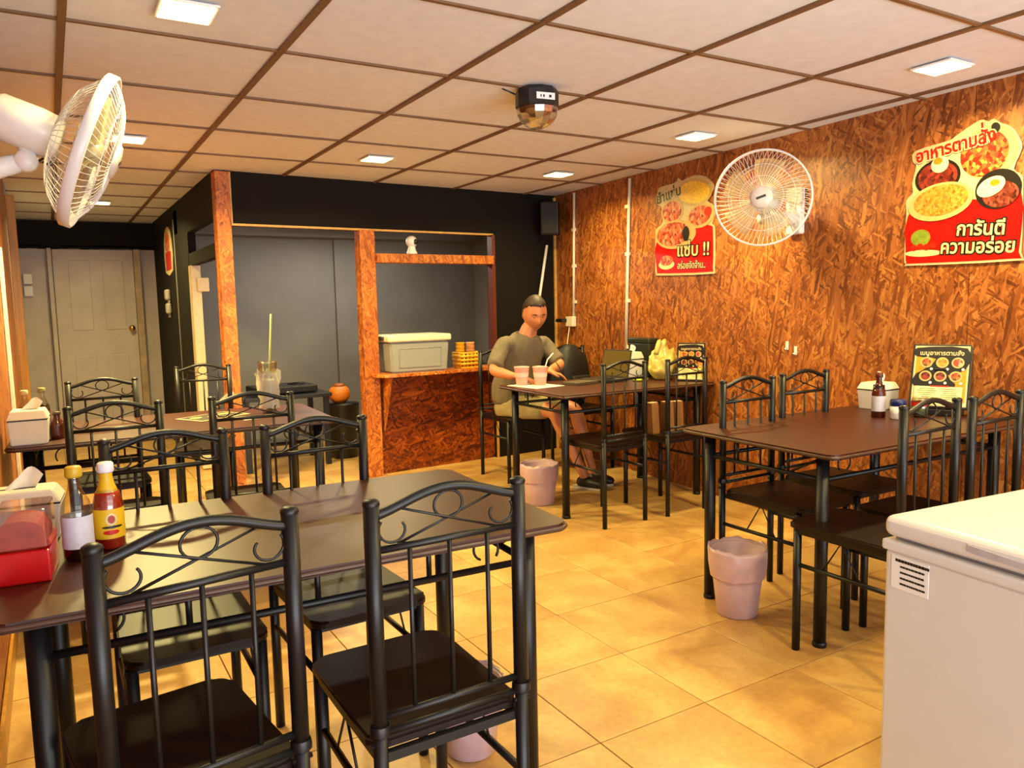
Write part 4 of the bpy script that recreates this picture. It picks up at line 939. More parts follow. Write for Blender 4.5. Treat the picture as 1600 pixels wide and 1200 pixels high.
def menu_stand(label, loc, rz, w, h, lean, group='menu stands'):
    t = thing('menu_stand', label, 'menu', loc, 0, group)
    t.rotation_euler = (0, 0, rz)
    tl = Matrix.Rotation(-lean, 4, 'X')
    def fl(o): o.rotation_euler = (-lean, 0, 0); return o
    b = MB(); b.box((0, 0.006, h / 2 + 0.012), (w + 0.02, 0.010, h + 0.02), bevel=0.003); fl(b.build('frame_board', M_BPL, t))
    b = MB(); b.box((0, -0.0005, h / 2 + 0.012), (w, 0.003, h)); card = fl(b.build('menu_sheet', M_CRE, t))
    b = MB(); b.box((0, -0.0024, h * 0.52 + 0.012), (w * 0.93, 0.001, h * 0.90)); b.build('orange_print', mat('orange_print', '#e08a18', 0.35, var=0.1), card)
    b = MB(); m4 = Matrix(((1, 0, 0, 0), (0, 0, -1, -0.0031), (0, 1, 0, 0), (0, 0, 0, 1)))
    b.prism(smooth_outline([(-w * 0.46, h * 0.97 + 0.01), (-w * 0.46, h * 0.86), (-w * 0.1, h * 0.82), (-w * 0.35, h * 0.62), (-w * 0.46, h * 0.55), (-w * 0.46, h * 0.36), (w * 0.28, h * 0.36), (w * 0.14, h * 0.55), (w * 0.45, h * 0.66), (w * 0.45, h * 0.97 + 0.01)][::-1], 3), 0, 0.0006, m4); b.build('dark_field', M_INK, card)
    b = MB(); b.box((-w * 0.02, -0.0034, h * 0.17 + 0.012), (w * 0.86, 0.0012, h * 0.30)); b.build('price_panel', mat('pale_yellow_print', '#eadf98', 0.4), card)
    b = MB()
    for cx_ in (-0.22, 0.20):
        for k in range(7): b.box((w * cx_, -0.0042, h * (0.28 - 0.034 * k) + 0.012), (w * random.uniform(0.22, 0.36), 0.0006, h * 0.010))
    b.build('price_lines', mat('brown_print', '#6a5a30', 0.5), card)
    b = MB(); b.box((-w * 0.0, -0.0042, h * 0.325 + 0.012), (w * 0.34, 0.0008, h * 0.022)); b.build('red_heading', M_TOM, card)
    for q, (dx, dz) in enumerate(((-0.27, 0.72), (0.02, 0.72), (0.30, 0.72), (-0.27, 0.49), (0.0, 0.49), (0.28, 0.49))):
        b = MB(); b.prism(ellipse(0, 0, w * 0.115, w * 0.115, 20), 0, 0.0006, m4); b.build('dish_rim', M_PLW, card, (w * dx, -0.0008, h * dz + 0.012))
        b = MB(); b.prism(ellipse(0, 0, w * 0.085, w * 0.085, 18), 0, 0.0006, m4); b.build('dish_food', (F_SHRIMP, F_RICE, F_SALAD, F_STEW, F_BASIL, F_SHRIMP)[q], card, (w * dx, -0.0015, h * dz + 0.012))
        b = MB(); b.prism(ellipse(0, 0, w * 0.028, w * 0.028, 12), 0, 0.0006, m4); b.build('price_dot', M_WHITE, card, (w * (dx + 0.1), -0.0024, h * (dz - 0.11) + 0.012))
    me = text_mesh('เมนูอาหารตามสั่ง', h * 0.10, 0.0006, 0.0003); xs = [v.co.x for v in me.vertices] or [0, 1]; k_ = w * 0.80 / (max(xs) - min(xs))
    for v in me.vertices: v.co.x = (v.co.x - min(xs)) * k_ - w * 0.40
    me.materials.append(M_CRE); o = link('menu_title', me, card, (0, -0.0042, h * 0.885), (PI / 2, 0, 0))
    b = MB(); b.box((0, 0.05, 0.006), (w * 0.9, 0.10, 0.010), bevel=0.002); b.build('stand_foot', M_BPL, t)
    b = MB(); b.box((0, 0, 0), (0.05, 0.006, h * 0.62)); o = b.build('easel_leg', M_BPL, t, (0, 0.075 + math.sin(lean) * 0.02, h * 0.31), (0.22, 0, 0))
    return t
menu_stand('tilted menu stand against the wall behind the soy bottle', (3.465, 2.00, 0.744 + 0.03), -1.17, 0.225, 0.29, 0.38)
menu_stand('menu stand beside the plastic bag on the laptop table', (3.625, 3.755, 0.757), -0.95, 0.165, 0.235, 0.12)
b = MB(); b.box((0, 0, 0.014), (0.20, 0.12, 0.028), bevel=0.003)
tag(b.build('menu_riser', M_BPL, None, (3.50, 2.02, 0.744), (0, 0, -1.17)), 'flat black box under the tilted menu stand', 'box')

# laptop table things
t = thing('laptop', 'open dark laptop on the table before the man', 'laptop', (3.22, 4.17, 0.757), -1.45); t.scale = (0.8, 0.85, 0.95)
b = MB(); b.box((0, 0, 0.010), (0.33, 0.23, 0.018), bevel=0.005); lb_ = b.build('laptop_base', mat('dark_grey_shell', '#2e2c28', 0.35), t)
b = MB(); b.box((0, 0.01, 0.0198), (0.29, 0.12, 0.001)); b.build('keyboard', mat('key_black', '#141312', 0.5, bump=0.3, scale=120), lb_)
b = MB(); b.box((0, 0, 0.105), (0.33, 0.010, 0.21), bevel=0.004); sc_ = b.build('laptop_screen', MATS['dark_grey_shell'], t, (0, 0.118, 0.014), (-0.25, 0, 0))
b = MB(); b.box((0, -0.0056, 0.108), (0.31, 0.001, 0.185)); b.build('screen_panel', mat('olive_screen', '#5a4a1c', 0.3, var=0.05), sc_)
t = thing('receipt_paper', 'white sheet of paper under the two pink cups', 'paper', (2.70, 4.22, 0.7575), 0.15)
b = MB(); b.box((0, 0, 0.001), (0.24, 0.30, 0.002)); b.build('sheet', mat('paper_white', '#e8e0d0', 0.7), t)
M_PCUP = mat('pink_paper_cup', '#d89a94', 0.4, var=0.05)
def cup(label, x, y, straw=False):
    t = thing('paper_cup', label, 'cup', (x, y, 0.7597), 0, 'pink cups on the laptop table')
    b = MB(); b.lathe([(0, 0.0), (0.036, 0), (0.037, 0.003), (0.050, 0.115), (0.053, 0.118), (0.050, 0.121), (0.047, 0.115), (0.035, 0.006), (0, 0.006)], 24); b.build('cup_wall', M_PCUP, t)
    b = MB(); b.lathe([(0.0445, 0.055), (0.0475, 0.083)], 24); b.build('cup_band', mat('pale_pink_band', '#e0b4ae', 0.4), t)
    if straw: b = MB(); b.tube([(0.0, 0.0, 0.01), (0.035, -0.01, 0.12), (0.05, -0.015, 0.165), (0.085, -0.03, 0.205)], 0.0045, 8); b.build('straw', M_WHITE, t)
cup('pink paper cup without a straw before the man', 2.655, 4.315); cup('pink paper cup with a white bent straw', 2.752, 4.24, True)
t = thing('plastic_bag', 'pale yellow plastic carrier bag bulging on the laptop table', 'bag', (3.590, 3.985, 0.757), 0.3)
M_BAG = mat('yellow_film', '#ecd070', 0.28, var=0.25, scale=14, bump=0.5, trans=0.3)
b = MB(); r_ = bmesh.ops.create_icosphere(b.bm, subdivisions=4, radius=1.0)
from mathutils import noise as mn
for v in b.bm.verts:
    p = v.co.copy(); k = 1 + 0.16 * mn.noise(p * 2.3) + 0.07 * mn.noise(p * 6 + Vector((3, 1, 2)))
    z = max(-0.85, p.z); v.co = Vector((p.x * 0.108 * k, p.y * 0.095 * k, (z + 0.85) * 0.118 * k * (1.0 + 0.15 * p.x)))
for f in b.bm.faces: f.smooth = True
b.build('bag_body', M_BAG, t)
for (x, lean_) in ((-0.045, -0.4), (0.02, 0.3)):
    b = MB(); pts = []; 
    for k in range(13):
        a = PI * k / 12; pts.append((x + 0.045 * math.cos(a), 0.01 * math.sin(2 * a), 0.175 + 0.085 * math.sin(a)))
    b.tube(pts, [0.012 + 0.006 * abs(math.sin(3 * a_)) for a_ in range(13)], 8); b.build('bag_handle', M_BAG, t)
t = thing('green_packet', 'yellow-green snack packet beside the tissue box on the laptop table', 'packet', (3.42, 4.02, 0.757), 0.5)
b = MB(); b.lathe([(0, 0), (0.05, 0.002), (0.055, 0.012), (0.03, 0.026), (0, 0.030)], 16, sx=1.4, sy=0.9); b.build('packet_body', mat('lime_film', '#b4c838', 0.3, var=0.2), t)
t = thing('storage_case', 'dark green storage case standing behind the plastic bag', 'case', (3.66, 4.27, 0.757), WA + 0.02)
b = MB(); b.box((0, 0, 0.12), (0.09, 0.24, 0.24), bevel=0.01); b.build('case_body', mat('dark_green_plastic', '#1c2618', 0.4), t)
b = MB(); b.box((0, 0, 0.255), (0.10, 0.25, 0.04), bevel=0.01); b.build('case_lid', MATS['dark_green_plastic'], t)
t = thing('notebook', 'dark notebook lying between the man and the laptop', 'notebook', (2.99, 4.12, 0.757), 0.2)
b = MB(); b.box((0, 0, 0.009), (0.20, 0.14, 0.018), bevel=0.002); b.build('cover', mat('grey_brown_cover', '#4a4034', 0.5), t)
b = MB(); b.box((0.002, 0, 0.009), (0.199, 0.134, 0.013)); b.build('pages', M_CRE, t)
t = thing('backpack', 'black backpack slumped on the chair across the laptop table', 'backpack', (3.50, 4.95, 0.481), 0.2)
b = MB(); bmesh.ops.create_icosphere(b.bm, subdivisions=3, radius=1.0)
for v in b.bm.verts:
    p = v.co.copy(); k = 1 + 0.12 * mn.noise(p * 2.5); z = max(-0.9, p.z)
    sgn = lambda a, e: math.copysign(abs(a) ** e, a)
    v.co = Vector((sgn(p.x, 0.7) * 0.17 * k, sgn(p.y, 0.7) * 0.10 * k, (z + 0.9) * 0.25 * k))
for f in b.bm.faces: f.smooth = True
M_NYL = mat('black_nylon', '#12100e', 0.6, bump=0.3, scale=60)
b.build('bag_body', M_NYL, t)
b = MB(); b.box((0, -0.105, 0.17), (0.20, 0.05, 0.16), bevel=0.02, seg=3); fp = b.build('front_pocket', M_NYL, t)
b = MB()
for k in range(3): b.box((-0.05 + 0.05 * k, -0.132, 0.19 + 0.01 * k), (0.035, 0.002, 0.012))
b.build('pocket_print', mat('grey_print_mark', '#8a867e', 0.5), fp)
b = MB(); b.tube([(-0.04, 0, 0.43), (-0.035, 0, 0.475), (0.035, 0, 0.475), (0.04, 0, 0.43)], 0.009, 8); b.build('carry_loop', M_NYL, t)
M_KRAFT = mat('kraft_paper', '#b98450', 0.7, var=0.12, scale=20)
for k, (x, y, rz, h_, lab) in enumerate(((3.155, 3.60, 0.15, 0.19, 'tan paper bag nearest the aisle of three on the chair by the wall'), (3.285, 3.61, -0.05, 0.185, 'tan paper bag in the middle of three on the chair by the wall'), (3.375, 3.62, 0.1, 0.18, 'tan paper bag nearest the wall of three on the chair by the wall'))):
    t = thing('paper_bag', lab, 'bag', (x, y, 0.48), rz, 'tan paper bags on a chair')
    b = MB(); w_ = 0.064
    A = [b.bm.verts.new((sx * w_ / 2, sy * 0.035, 0)) for sx, sy in ((-1, -1), (1, -1), (1, 1), (-1, 1))]
    B_ = [b.bm.verts.new((sx * w_ / 2 * 1.04, sy * 0.022, h_)) for sx, sy in ((-1, -1), (1, -1), (1, 1), (-1, 1))]
    b.bm.faces.new(A[::-1])
    for q in range(4): b.bm.faces.new((A[q], A[(q + 1) % 4], B_[(q + 1) % 4], B_[q]))
    bmesh.ops.solidify(b.bm, geom=list(b.bm.faces), thickness=0.002); b.build('bag_body', M_KRAFT, t)
    b = MB(); b.box((0, 0, h_ - 0.004), (w_ * 0.99, 0.04, 0.012), bevel=0.003); b.build('folded_top', mat('pale_kraft', '#d8b888', 0.7), t)

# hatch counter things
t = thing('cooler_box', 'grey cooler box with a pale lid on the hatch counter', 'cooler', bw(2.415, 0.79, 0.0), BA - 0.06)
b = MB(); A = [b.bm.verts.new((sx * 0.232, sy * 0.15, 0)) for sx, sy in ((-1, -1), (1, -1), (1, 1), (-1, 1))]; B_ = [b.bm.verts.new((sx * 0.248, sy * 0.165, 0.235)) for sx, sy in ((-1, -1), (1, -1), (1, 1), (-1, 1))]
b.bm.faces.new(A[::-1]); b.bm.faces.new(B_)
for q in range(4): b.bm.faces.new((A[q], A[(q + 1) % 4], B_[(q + 1) % 4], B_[q]))
bmesh.ops.bevel(b.bm, geom=list(b.bm.edges), offset=0.014, segments=3, affect='EDGES'); b.build('cooler_body', mat('grey_cooler_plastic', '#8f918e', 0.4, var=0.03), t)
b = MB(); b.tube([(-0.17, -0.1525, 0.04), (0.17, -0.1525, 0.04), (0.175, -0.161, 0.185), (-0.175, -0.161, 0.185)], 0.004, 6, closed=True); b.build('moulded_frame', mat('grey_cooler_edge', '#7c7e7c', 0.4), t)
b = MB(); b.box((0, 0, 0.262), (0.525, 0.355, 0.052), bevel=0.014, seg=3); cl = b.build('cooler_lid', mat('pale_cooler_lid', '#d9d6b8', 0.35, var=0.03), t)
b = MB(); b.box((0.02, -0.03, 0.290), (0.36, 0.20, 0.006), bevel=0.002); b.build('lid_inset', mat('lid_inset_grey', '#a9aa9a', 0.4), cl)
b = MB(); b.box((-0.268, -0.02, 0.265), (0.02, 0.14, 0.03), bevel=0.006); b.build('carry_handle', MATS['dark_grey_shell'], t)
t = thing('cup_basket', 'yellow plastic basket of cups beside the cooler box', 'basket', bw(2.875, 0.79, 0.06), BA)
M_YEL = mat('yellow_plastic', '#e8b020', 0.4, var=0.05)
b = MB()
for z in (0.0, 0.03, 0.06, 0.09, 0.118):
    k = 1 + z * 0.6
    b.tube([(x * k, y * k, z + 0.006) for x, y in rounded_rect(0.18, 0.15, 0.03, 3)], 0.006 if z in (0.0, 0.118) else 0.010, 6, closed=True)
for q in range(20):
    a = 2 * PI * q / 20; x, y = 0.088 * max(-1, min(1, 1.25 * math.cos(a))), 0.073 * max(-1, min(1, 1.25 * math.sin(a))); b.tube([(x, y, 0.005), (x * 1.07, y * 1.07, 0.12)], 0.006, 6)
b.build('basket_wall', M_YEL, t)
b = MB(); b.box((0, 0, 0.006), (0.165, 0.135, 0.006)); b.build('basket_floor', M_YEL, t)
for (dx, dy, z0, m_, lab) in ((-0.045, 0.02, 0.01, M_YEL, 'stack of yellow cups in the counter basket'), (0.035, 0.0, 0.01, mat('salmon_cup', '#d8a070', 0.45), 'stack of salmon cups in the counter basket')):
    c_ = bw(2.875, 0.80, 0.06) + Vector((dx, dy, 0))
    t = thing('cup_stack', lab, 'cups', c_)
    for q in range(4):
        b = MB(); zz = 0.03 * q; b.lathe([(0, zz), (0.026, zz), (0.036, zz + 0.10), (0.039, zz + 0.104), (0.034, zz + 0.10), (0.024, zz + 0.004), (0, zz + 0.004)], 18); b.build('cup', m_, t)

# kitchen things behind the hatch
t = thing('kitchen_table', 'black work table in the grey kitchen', 'table', (1.60, 6.45, 0), 0.0)
b = MB(); b.box((0, 0, 0.585), (0.72, 0.55, 0.03), bevel=0.004); b.build('worktop', M_BPL, t)
for sx in (-1, 1):
    for sy in (-1, 1): b = MB(); b.box((sx * 0.32, sy * 0.23, 0.285), (0.04, 0.04, 0.57)); b.build('leg', M_BPL, t)
t = thing('gas_cooker', 'flat black cooker on the kitchen work table', 'cooker', (1.62, 6.45, 0.60), 0.05)
b = MB(); b.box((0, 0, 0.035), (0.50, 0.34, 0.06), bevel=0.01); b.build('cooker_body', M_BPL, t)
for sx in (-1, 1): b = MB(); b.lathe([(0.04, 0.066), (0.07, 0.066), (0.07, 0.072), (0.04, 0.072)], 16, (sx * 0.12, 0, 0)); b.build('burner_ring', M_BLACK, t)
t = thing('bin_stand_in', 'black bin standing in for a dark shape under the orange one in the kitchen', 'bin', (2.13, 6.45, 0), 0.2)  # invented bin, set where a dark shape stands
b = MB(); b.lathe([(0, 0), (0.11, 0), (0.12, 0.01), (0.145, 0.46), (0.15, 0.47), (0, 0.48)], 22); b.build('bin_body', M_BPL, t)
t = thing('jar_stand_in', 'rounded jar standing in for a blurred orange shape behind the hatch', 'jar', (2.11, 6.45, 0.478))  # jar is made up, takes the place of a blurred orange shape
b = MB(); b.lathe([(0, 0), (0.05, 0.0), (0.085, 0.035), (0.095, 0.075), (0.082, 0.12), (0.05, 0.145), (0, 0.15)], 24); b.build('jar_body', mat('orange_glaze', '#c86e14', 0.5, var=0.15, scale=8), t)
b = MB(); b.lathe([(0.052, 0.143), (0.056, 0.152), (0.03, 0.165), (0, 0.168)], 20); b.build('jar_lid', mat('dark_orange_glaze', '#8a4410', 0.5), t)

# ------------------------------------------------------------------ the man
def skin_mesh(verts, edges, radii, sub=2, root=0):
    me = bpy.data.meshes.new('skin_base'); me.from_pydata([tuple(v) for v in verts], edges, []); o = bpy.data.objects.new('skin_base', me); COL.objects.link(o)
    sk = o.modifiers.new('s', 'SKIN'); sk.use_smooth_shade = True
    for i, r in enumerate(radii):
        d = me.skin_vertices[0].data[i]; d.radius = r if isinstance(r, tuple) else (r, r); d.use_root = (i == root)
    ss = o.modifiers.new('d', 'SUBSURF'); ss.levels = sub; ss.render_levels = sub
    bpy.context.view_layer.update()
    out = bpy.data.meshes.new_from_object(o.evaluated_get(bpy.context.evaluated_depsgraph_get()))
    bpy.data.objects.remove(o)
    return out
def remesh(me, voxel, smooth=3):
    o = bpy.data.objects.new('rm', me); COL.objects.link(o)
    m = o.modifiers.new('r', 'REMESH'); m.mode = 'VOXEL'; m.voxel_size = voxel; m.use_smooth_shade = True
    s = o.modifiers.new('sm', 'SMOOTH'); s.factor = 0.5; s.iterations = smooth
    bpy.context.view_layer.update()
    out = bpy.data.meshes.new_from_object(o.evaluated_get(bpy.context.evaluated_depsgraph_get()))
    bpy.data.objects.remove(o)
    for p in out.polygons: p.use_smooth = True
    return out
def chain_mesh(chains, sub=2):
    """several skin chains, each (points, radii), merged into one mesh"""
    bmx = bmesh.new()
    for pts, rad in chains:
        me = skin_mesh(pts, [(i, i + 1) for i in range(len(pts) - 1)], rad, sub); bmx.from_mesh(me); bpy.data.meshes.remove(me)
    out = bpy.data.meshes.new('chains'); bmx.to_mesh(out); bmx.free()
    return out
V = Vector
PELV = V((2.90, 4.86, 0.545)); NECK = V((2.955, 4.71, 1.085)); HEAD = V((2.985, 4.66, 1.222))
R_SH, R_EL, R_WR = V((2.77, 4.745, 1.02)), V((2.61, 4.62, 0.835)), V((2.665, 4.40, 0.806))
L_SH, L_EL, L_WR = V((3.125, 4.765, 1.01)), V((3.165, 4.605, 0.845)), V((2.975, 4.475, 0.820))
R_HIP, R_KN, R_AN = V((2.84, 4.82, 0.535)), V((2.99, 4.44, 0.545)), V((3.13, 4.28, 0.09))
L_HIP, L_KN, L_AN = V((3.00, 4.82, 0.535)), V((3.18, 4.45, 0.545)), V((3.26, 4.36, 0.09))
def mix(a, b_, u): return a + (b_ - a) * u
ch = []
ch.append(([PELV, mix(PELV, NECK, 0.3) + V((0, 0.02, 0)), mix(PELV, NECK, 0.62) + V((0, 0.02, 0)), mix(PELV, NECK, 0.85), NECK, mix(NECK, HEAD, 0.6)], [(0.14, 0.11), (0.13, 0.095), (0.13, 0.095), (0.115, 0.08), (0.068, 0.066), (0.060, 0.062)]))
for S, E_, Wr in ((R_SH, R_EL, R_WR), (L_SH, L_EL, L_WR)):
    ch.append(([mix(S, NECK, 0.5) - V((0, 0, .05)), S, mix(S, E_, 0.5), E_, mix(E_, Wr, 0.35), mix(E_, Wr, 0.8), Wr], [0.055, 0.058, 0.047, 0.040, 0.040, 0.029, 0.025]))
for Hp, K, A in ((R_HIP, R_KN, R_AN), (L_HIP, L_KN, L_AN)):
    ch.append(([Hp, mix(Hp, K, 0.5), K, mix(K, A, 0.3), mix(K, A, 0.75), A, A + V((0.0, -0.01, -0.03))], [0.092, 0.078, 0.056, 0.055, 0.038, 0.034, 0.034]))
    tdir = V((0.45, -0.89, 0)).normalized()
    ch.append(([A + V((0, 0, -0.045)) - tdir * 0.05, A + V((0, 0, -0.05)) + tdir * 0.06, A + V((0, 0, -0.06)) + tdir * 0.15], [0.032, 0.036, 0.026]))
# hands: palm plus five separate fingers
def hand(W, fwd, side, curl, thumb_sign):
    """W wrist, fwd pointing along the hand, side towards the thumb, palm faces down"""
    fwd = fwd.normalized(); up = side.cross(fwd).normalized(); 
    if up.z < 0: up = -up
    out = [([W - fwd * 0.015, W + fwd * 0.035, W + fwd * 0.072], [(0.024, 0.018), (0.036, 0.014), (0.037, 0.013)])]
    for k, (o_, L_, c_) in enumerate(((0.028, 0.070, 0.9), (0.010, 0.078, 1.0), (-0.009, 0.072, 1.05), (-0.026, 0.057, 1.1))):
        p = W + fwd * 0.055 + side * o_; q = W + fwd * 0.085 + side * o_ * 1.1; d = fwd; pts = [p, q]; a = 0.0
        for s_ in (0.45, 0.32, 0.25):
            a += curl * c_; d2 = (fwd * math.cos(a) - up * math.sin(a)); q = q + d2 * L_ * s_; pts.append(q)
        out.append((pts, [0.0095, 0.0092, 0.0085, 0.008, 0.0068]))
    th = W + fwd * 0.018 + side * 0.024
    out.append(([th, th + side * 0.026 + fwd * 0.018 - up * 0.004, th + side * 0.036 + fwd * 0.044 - up * 0.012, th + side * 0.030 + fwd * 0.066 - up * 0.018], [0.0125, 0.0115, 0.0098, 0.008]))
    return out
ch += hand(R_WR, V((0.55, -0.80, -0.16)), V((0.80, 0.55, 0.0)).normalized(), 0.30, 1)
ch += hand(L_WR, V((0.80, -0.52, -0.28)), V((-0.52, -0.80, 0.0)).normalized() , 0.38, 1)
body_me = chain_mesh(ch)
# head: skull, face and ears shaped from one sphere, looking down at the writing
bmh = bmesh.new(); bmesh.ops.create_uvsphere(bmh, u_segments=40, v_segments=32, radius=1.0)
def g(x, s_): return math.exp(-(x / s_) ** 2)
for v in bmh.verts:
    x, y, z = v.co                      # face looks along -y, z up
    k = V((x * 0.084, y * 0.104, z * 0.130))
    front = max(0, -y)
    if z < 0: k.x *= 1 - 0.30 * (-z) ** 1.5; k.y *= 1 - 0.16 * (-z) ** 2
    k.y -= 0.026 * g(x, 0.16) * g(z + 0.16, 0.20) * front       # nose
    k.y -= 0.010 * g(x, 0.10) * g(z + 0.30, 0.10) * front
    k.y += 0.011 * (g(x - 0.40, 0.22) + g(x + 0.40, 0.22)) * g(z - 0.04, 0.13) * front   # eye sockets
    k.y -= 0.006 * g(z - 0.22, 0.12) * g(x, 0.6) * front         # brow
    k.y -= 0.007 * g(x, 0.25) * g(z + 0.50, 0.10) * front         # lips
    k.y -= 0.012 * g(x, 0.30) * g(z + 0.85, 0.22) * front         # chin
    k.x += math.copysign(0.005, x) * g(z + 0.1, 0.25) * g(abs(x) - 0.75, 0.3) * front
    v.co = k
for sx in (-1, 1):
    r_ = bmesh.ops.create_uvsphere(bmh, u_segments=14, v_segments=10, radius=1.0)
    for v in r_['verts']: v.co = V((sx * (0.078 + v.co.x * 0.010), 0.012 + v.co.y * 0.018 + v.co.x * sx * 0.006, -0.010 + v.co.z * 0.032))
H4 = Matrix.Translation(HEAD) @ Matrix.Rotation(-0.22, 4, 'Z') @ Matrix.Rotation(0.36, 4, 'X')
bmesh.ops.transform(bmh, matrix=H4, verts=bmh.verts)
bmh.from_mesh(body_me); tmp = bpy.data.meshes.new('person'); bmh.to_mesh(tmp); bmh.free()
man_me = remesh(tmp, 0.0055, 3)
M_SKIN = mat('skin', '#b9764e', 0.5, var=0.05, scale=12, sss=0.12)
man_me.materials.append(M_SKIN)
man = link('person', man_me); tag(man, 'person in an olive shirt and khaki shorts sitting and writing at the table', 'person')
# eyes, brows, mouth, hair
for sx in (-1, 1):
    b = MB(); b.lathe([(0.0115 * math.sin(PI * k / 8), -0.0115 * math.cos(PI * k / 8)) for k in range(9)], 12, (sx * 0.030, -0.077, 0.004)); 
    bmesh.ops.transform(b.bm, matrix=H4, verts=b.bm.verts); b.build('eye', mat('eye_white', '#e0d8cc', 0.3), man)
    b = MB(); b.lathe([(0, 0), (0.0055, 0.001), (0, 0.002)], 10, (sx * 0.030, -0.0885, 0.002), mat4=Matrix.Rotation(PI / 2, 4, 'X')); bmesh.ops.transform(b.bm, matrix=H4, verts=b.bm.verts); b.build('iris', mat('iris_dark', '#1a0e08', 0.2), man)
    b = MB(); b.tube([(sx * 0.014, -0.100, 0.024), (sx * 0.030, -0.098, 0.029), (sx * 0.048, -0.085, 0.024)], [0.003, 0.004, 0.002], 6); bmesh.ops.transform(b.bm, matrix=H4, verts=b.bm.verts); b.build('eyebrow', mat('brow_hair', '#1c120c', 0.8), man)
b = MB(); b.tube([(-0.024, -0.098, -0.058), (-0.008, -0.106, -0.060), (0.008, -0.106, -0.060), (0.024, -0.098, -0.058)], [0.002, 0.0045, 0.0045, 0.002], 6); bmesh.ops.transform(b.bm, matrix=H4, verts=b.bm.verts); b.build('lips', mat('lip_skin', '#8e4a3c', 0.45), man)
bmh = bmesh.new(); bmesh.ops.create_icosphere(bmh, subdivisions=4, radius=1.0)
kill = [v for v in bmh.verts if (v.co.z < 0.60 - 0.10 * abs(v.co.x) + 0.05 * mn.noise(v.co * 14) and v.co.y < -0.30) or (v.co.z < -0.35) or (v.co.y < 0.12 + 0.05 * mn.noise(v.co * 11) and v.co.z < 0.20) or (-0.31 < v.co.y < 0.12 and v.co.z < 0.20 + 0.4 * (0.12 - v.co.y))]
bmesh.ops.delete(bmh, geom=kill, context='VERTS')
for v in bmh.verts:
    x, y, z = v.co; n_ = 1 + 0.03 * mn.noise(V((x, y, z)) * 9)
    v.co = V((x * 0.090 * n_, y * 0.112 * n_ + 0.002, z * 0.138 * n_))
bmesh.ops.solidify(bmh, geom=list(bmh.faces), thickness=0.008); bmesh.ops.transform(bmh, matrix=H4, verts=bmh.verts)
for f in bmh.faces: f.smooth = True
me = bpy.data.meshes.new('hair'); bmh.to_mesh(me); bmh.free(); me.materials.append(mat('short_dark_hair', '#2a1a10', 0.6, var=0.4, scale=90, bump=0.5)); link('hair', me, man)
# shirt: looser shell over the trunk with short sleeves
sc_ = []
sc_.append(([PELV + V((0, 0.01, -0.035)), mix(PELV, NECK, 0.22) + V((-0.01, 0.0, 0)), mix(PELV, NECK, 0.45) + V((0, 0.02, 0)), mix(PELV, NECK, 0.68) + V((0, 0.02, 0)), mix(PELV, NECK, 0.88), mix(PELV, NECK, 1.02)], [(0.19, 0.155), (0.195, 0.16), (0.185, 0.150), (0.18, 0.142), (0.165, 0.118), (0.092, 0.088)]))
for S, E_ in ((R_SH, R_EL), (L_SH, L_EL)):
    sc_.append(([mix(S, NECK, 0.55) - V((0, 0, .06)), S, mix(S, E_, 0.4), mix(S, E_, 0.78), mix(S, E_, 0.92)], [0.070, 0.070, 0.064, 0.064, 0.062]))
sh_me = remesh(chain_mesh(sc_), 0.009, 2)
bmx = bmesh.new(); bmx.from_mesh(sh_me)
for v in bmx.verts:
    n_ = mn.noise(v.co * 9.0 + V((0, 0, v.co.x * 12))) * 0.008 + mn.noise(V((v.co.x * 30, v.co.y * 30, v.co.z * 9))) * 0.004
    v.co += v.normal * n_
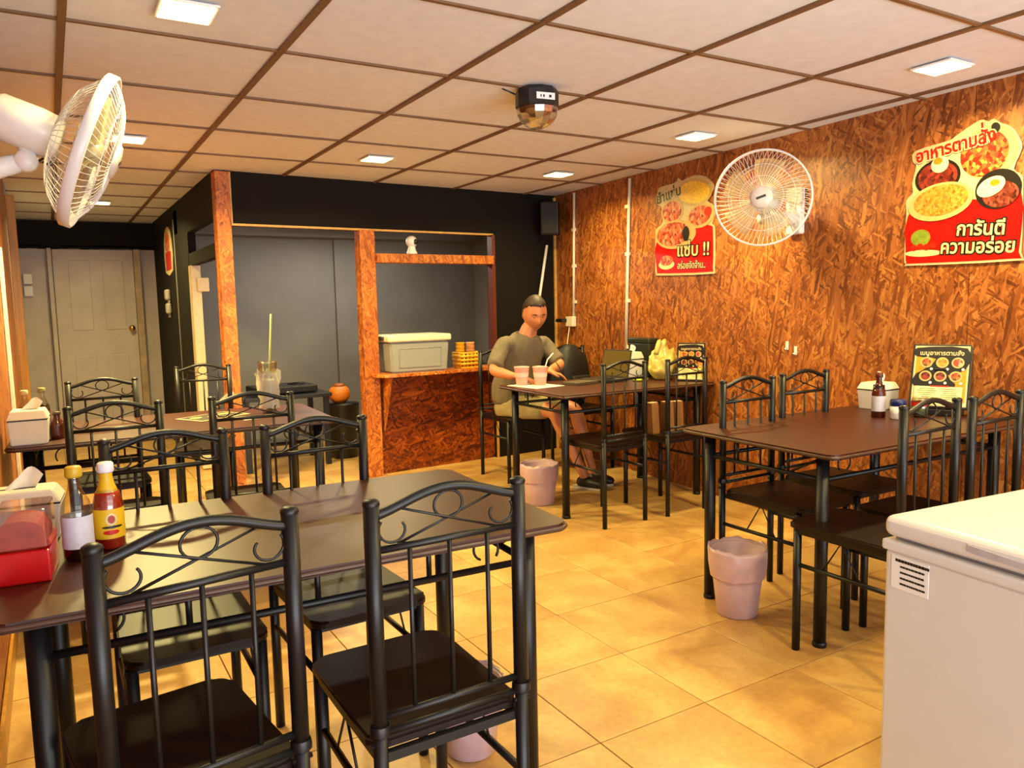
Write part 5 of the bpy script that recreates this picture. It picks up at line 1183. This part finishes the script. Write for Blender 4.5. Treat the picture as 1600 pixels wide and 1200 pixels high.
# cut the sleeve ends, neckline and hem clean
bmx.to_mesh(sh_me); bmx.free()
sh_me.materials.append(mat('olive_grey_cloth', '#665b48', 0.85, var=0.12, scale=25, bump=0.1)); link('shirt', sh_me, man)
so = [([R_HIP + V((0.02, 0.08, 0.01)), R_HIP, mix(R_HIP, R_KN, 0.5), mix(R_HIP, R_KN, 0.93)], [0.115, 0.118, 0.100, 0.086]), ([L_HIP + V((-0.02, 0.08, 0.01)), L_HIP, mix(L_HIP, L_KN, 0.5), mix(L_HIP, L_KN, 0.93)], [0.115, 0.118, 0.100, 0.086])]
st_me = remesh(chain_mesh(so), 0.009, 2)
for v in st_me.vertices: v.co += v.normal * 0.006 * mn.noise(v.co * 14.0)
for v in st_me.vertices:
    if v.co.z < 0.483: v.co.z = 0.483
st_me.materials.append(mat('khaki_cloth', '#8f8158', 0.85, var=0.12, scale=25, bump=0.1)); link('shorts', st_me, man)
for A in (R_AN, L_AN):
    tdir = V((0.45, -0.89, 0)).normalized(); b0 = A + V((0, 0, -0.09))
    me = remesh(chain_mesh([([b0 - tdir * 0.065 + V((0, 0, .045)), b0 + tdir * 0.02 + V((0, 0, .045)), b0 + tdir * 0.10 + V((0, 0, .040)), b0 + tdir * 0.175 + V((0, 0, .032))], [(0.045, 0.045), (0.048, 0.048), (0.05, 0.04), (0.038, 0.028)])]), 0.006, 2)
    for v in me.vertices: v.co.z = max(v.co.z, 0.014)
    me.materials.append(mat('black_shoe', '#16130f', 0.5)); shoe = link('shoe', me, man)
    b = MB(); b.prism(smooth_outline([(-0.028, -0.075), (0.028, -0.075), (0.034, 0.06), (0.026, 0.14), (0, 0.165), (-0.026, 0.14), (-0.034, 0.06)], 3), 0.0, 0.016, Matrix.Translation((b0.x, b0.y, 0.001)) @ Matrix.Rotation(math.atan2(tdir.y, tdir.x) - PI / 2, 4, 'Z')); b.build('sole', mat('grey_white_rubber', '#a8a298', 0.6), shoe)
pen0 = L_WR + V((0.075, -0.045, 0.005))
b = MB(); b.tube([pen0 + V((-0.03, 0.02, 0.06)), pen0 + V((0.03, -0.015, -0.055))], 0.004, 8); b.lathe([(0.004, 0), (0.001, -0.012)], 8, pen0 + V((0.03, -0.015, -0.055)))
tag(b.build('pen', M_BPL), 'dark pen in the hand of the writing man', 'pen')
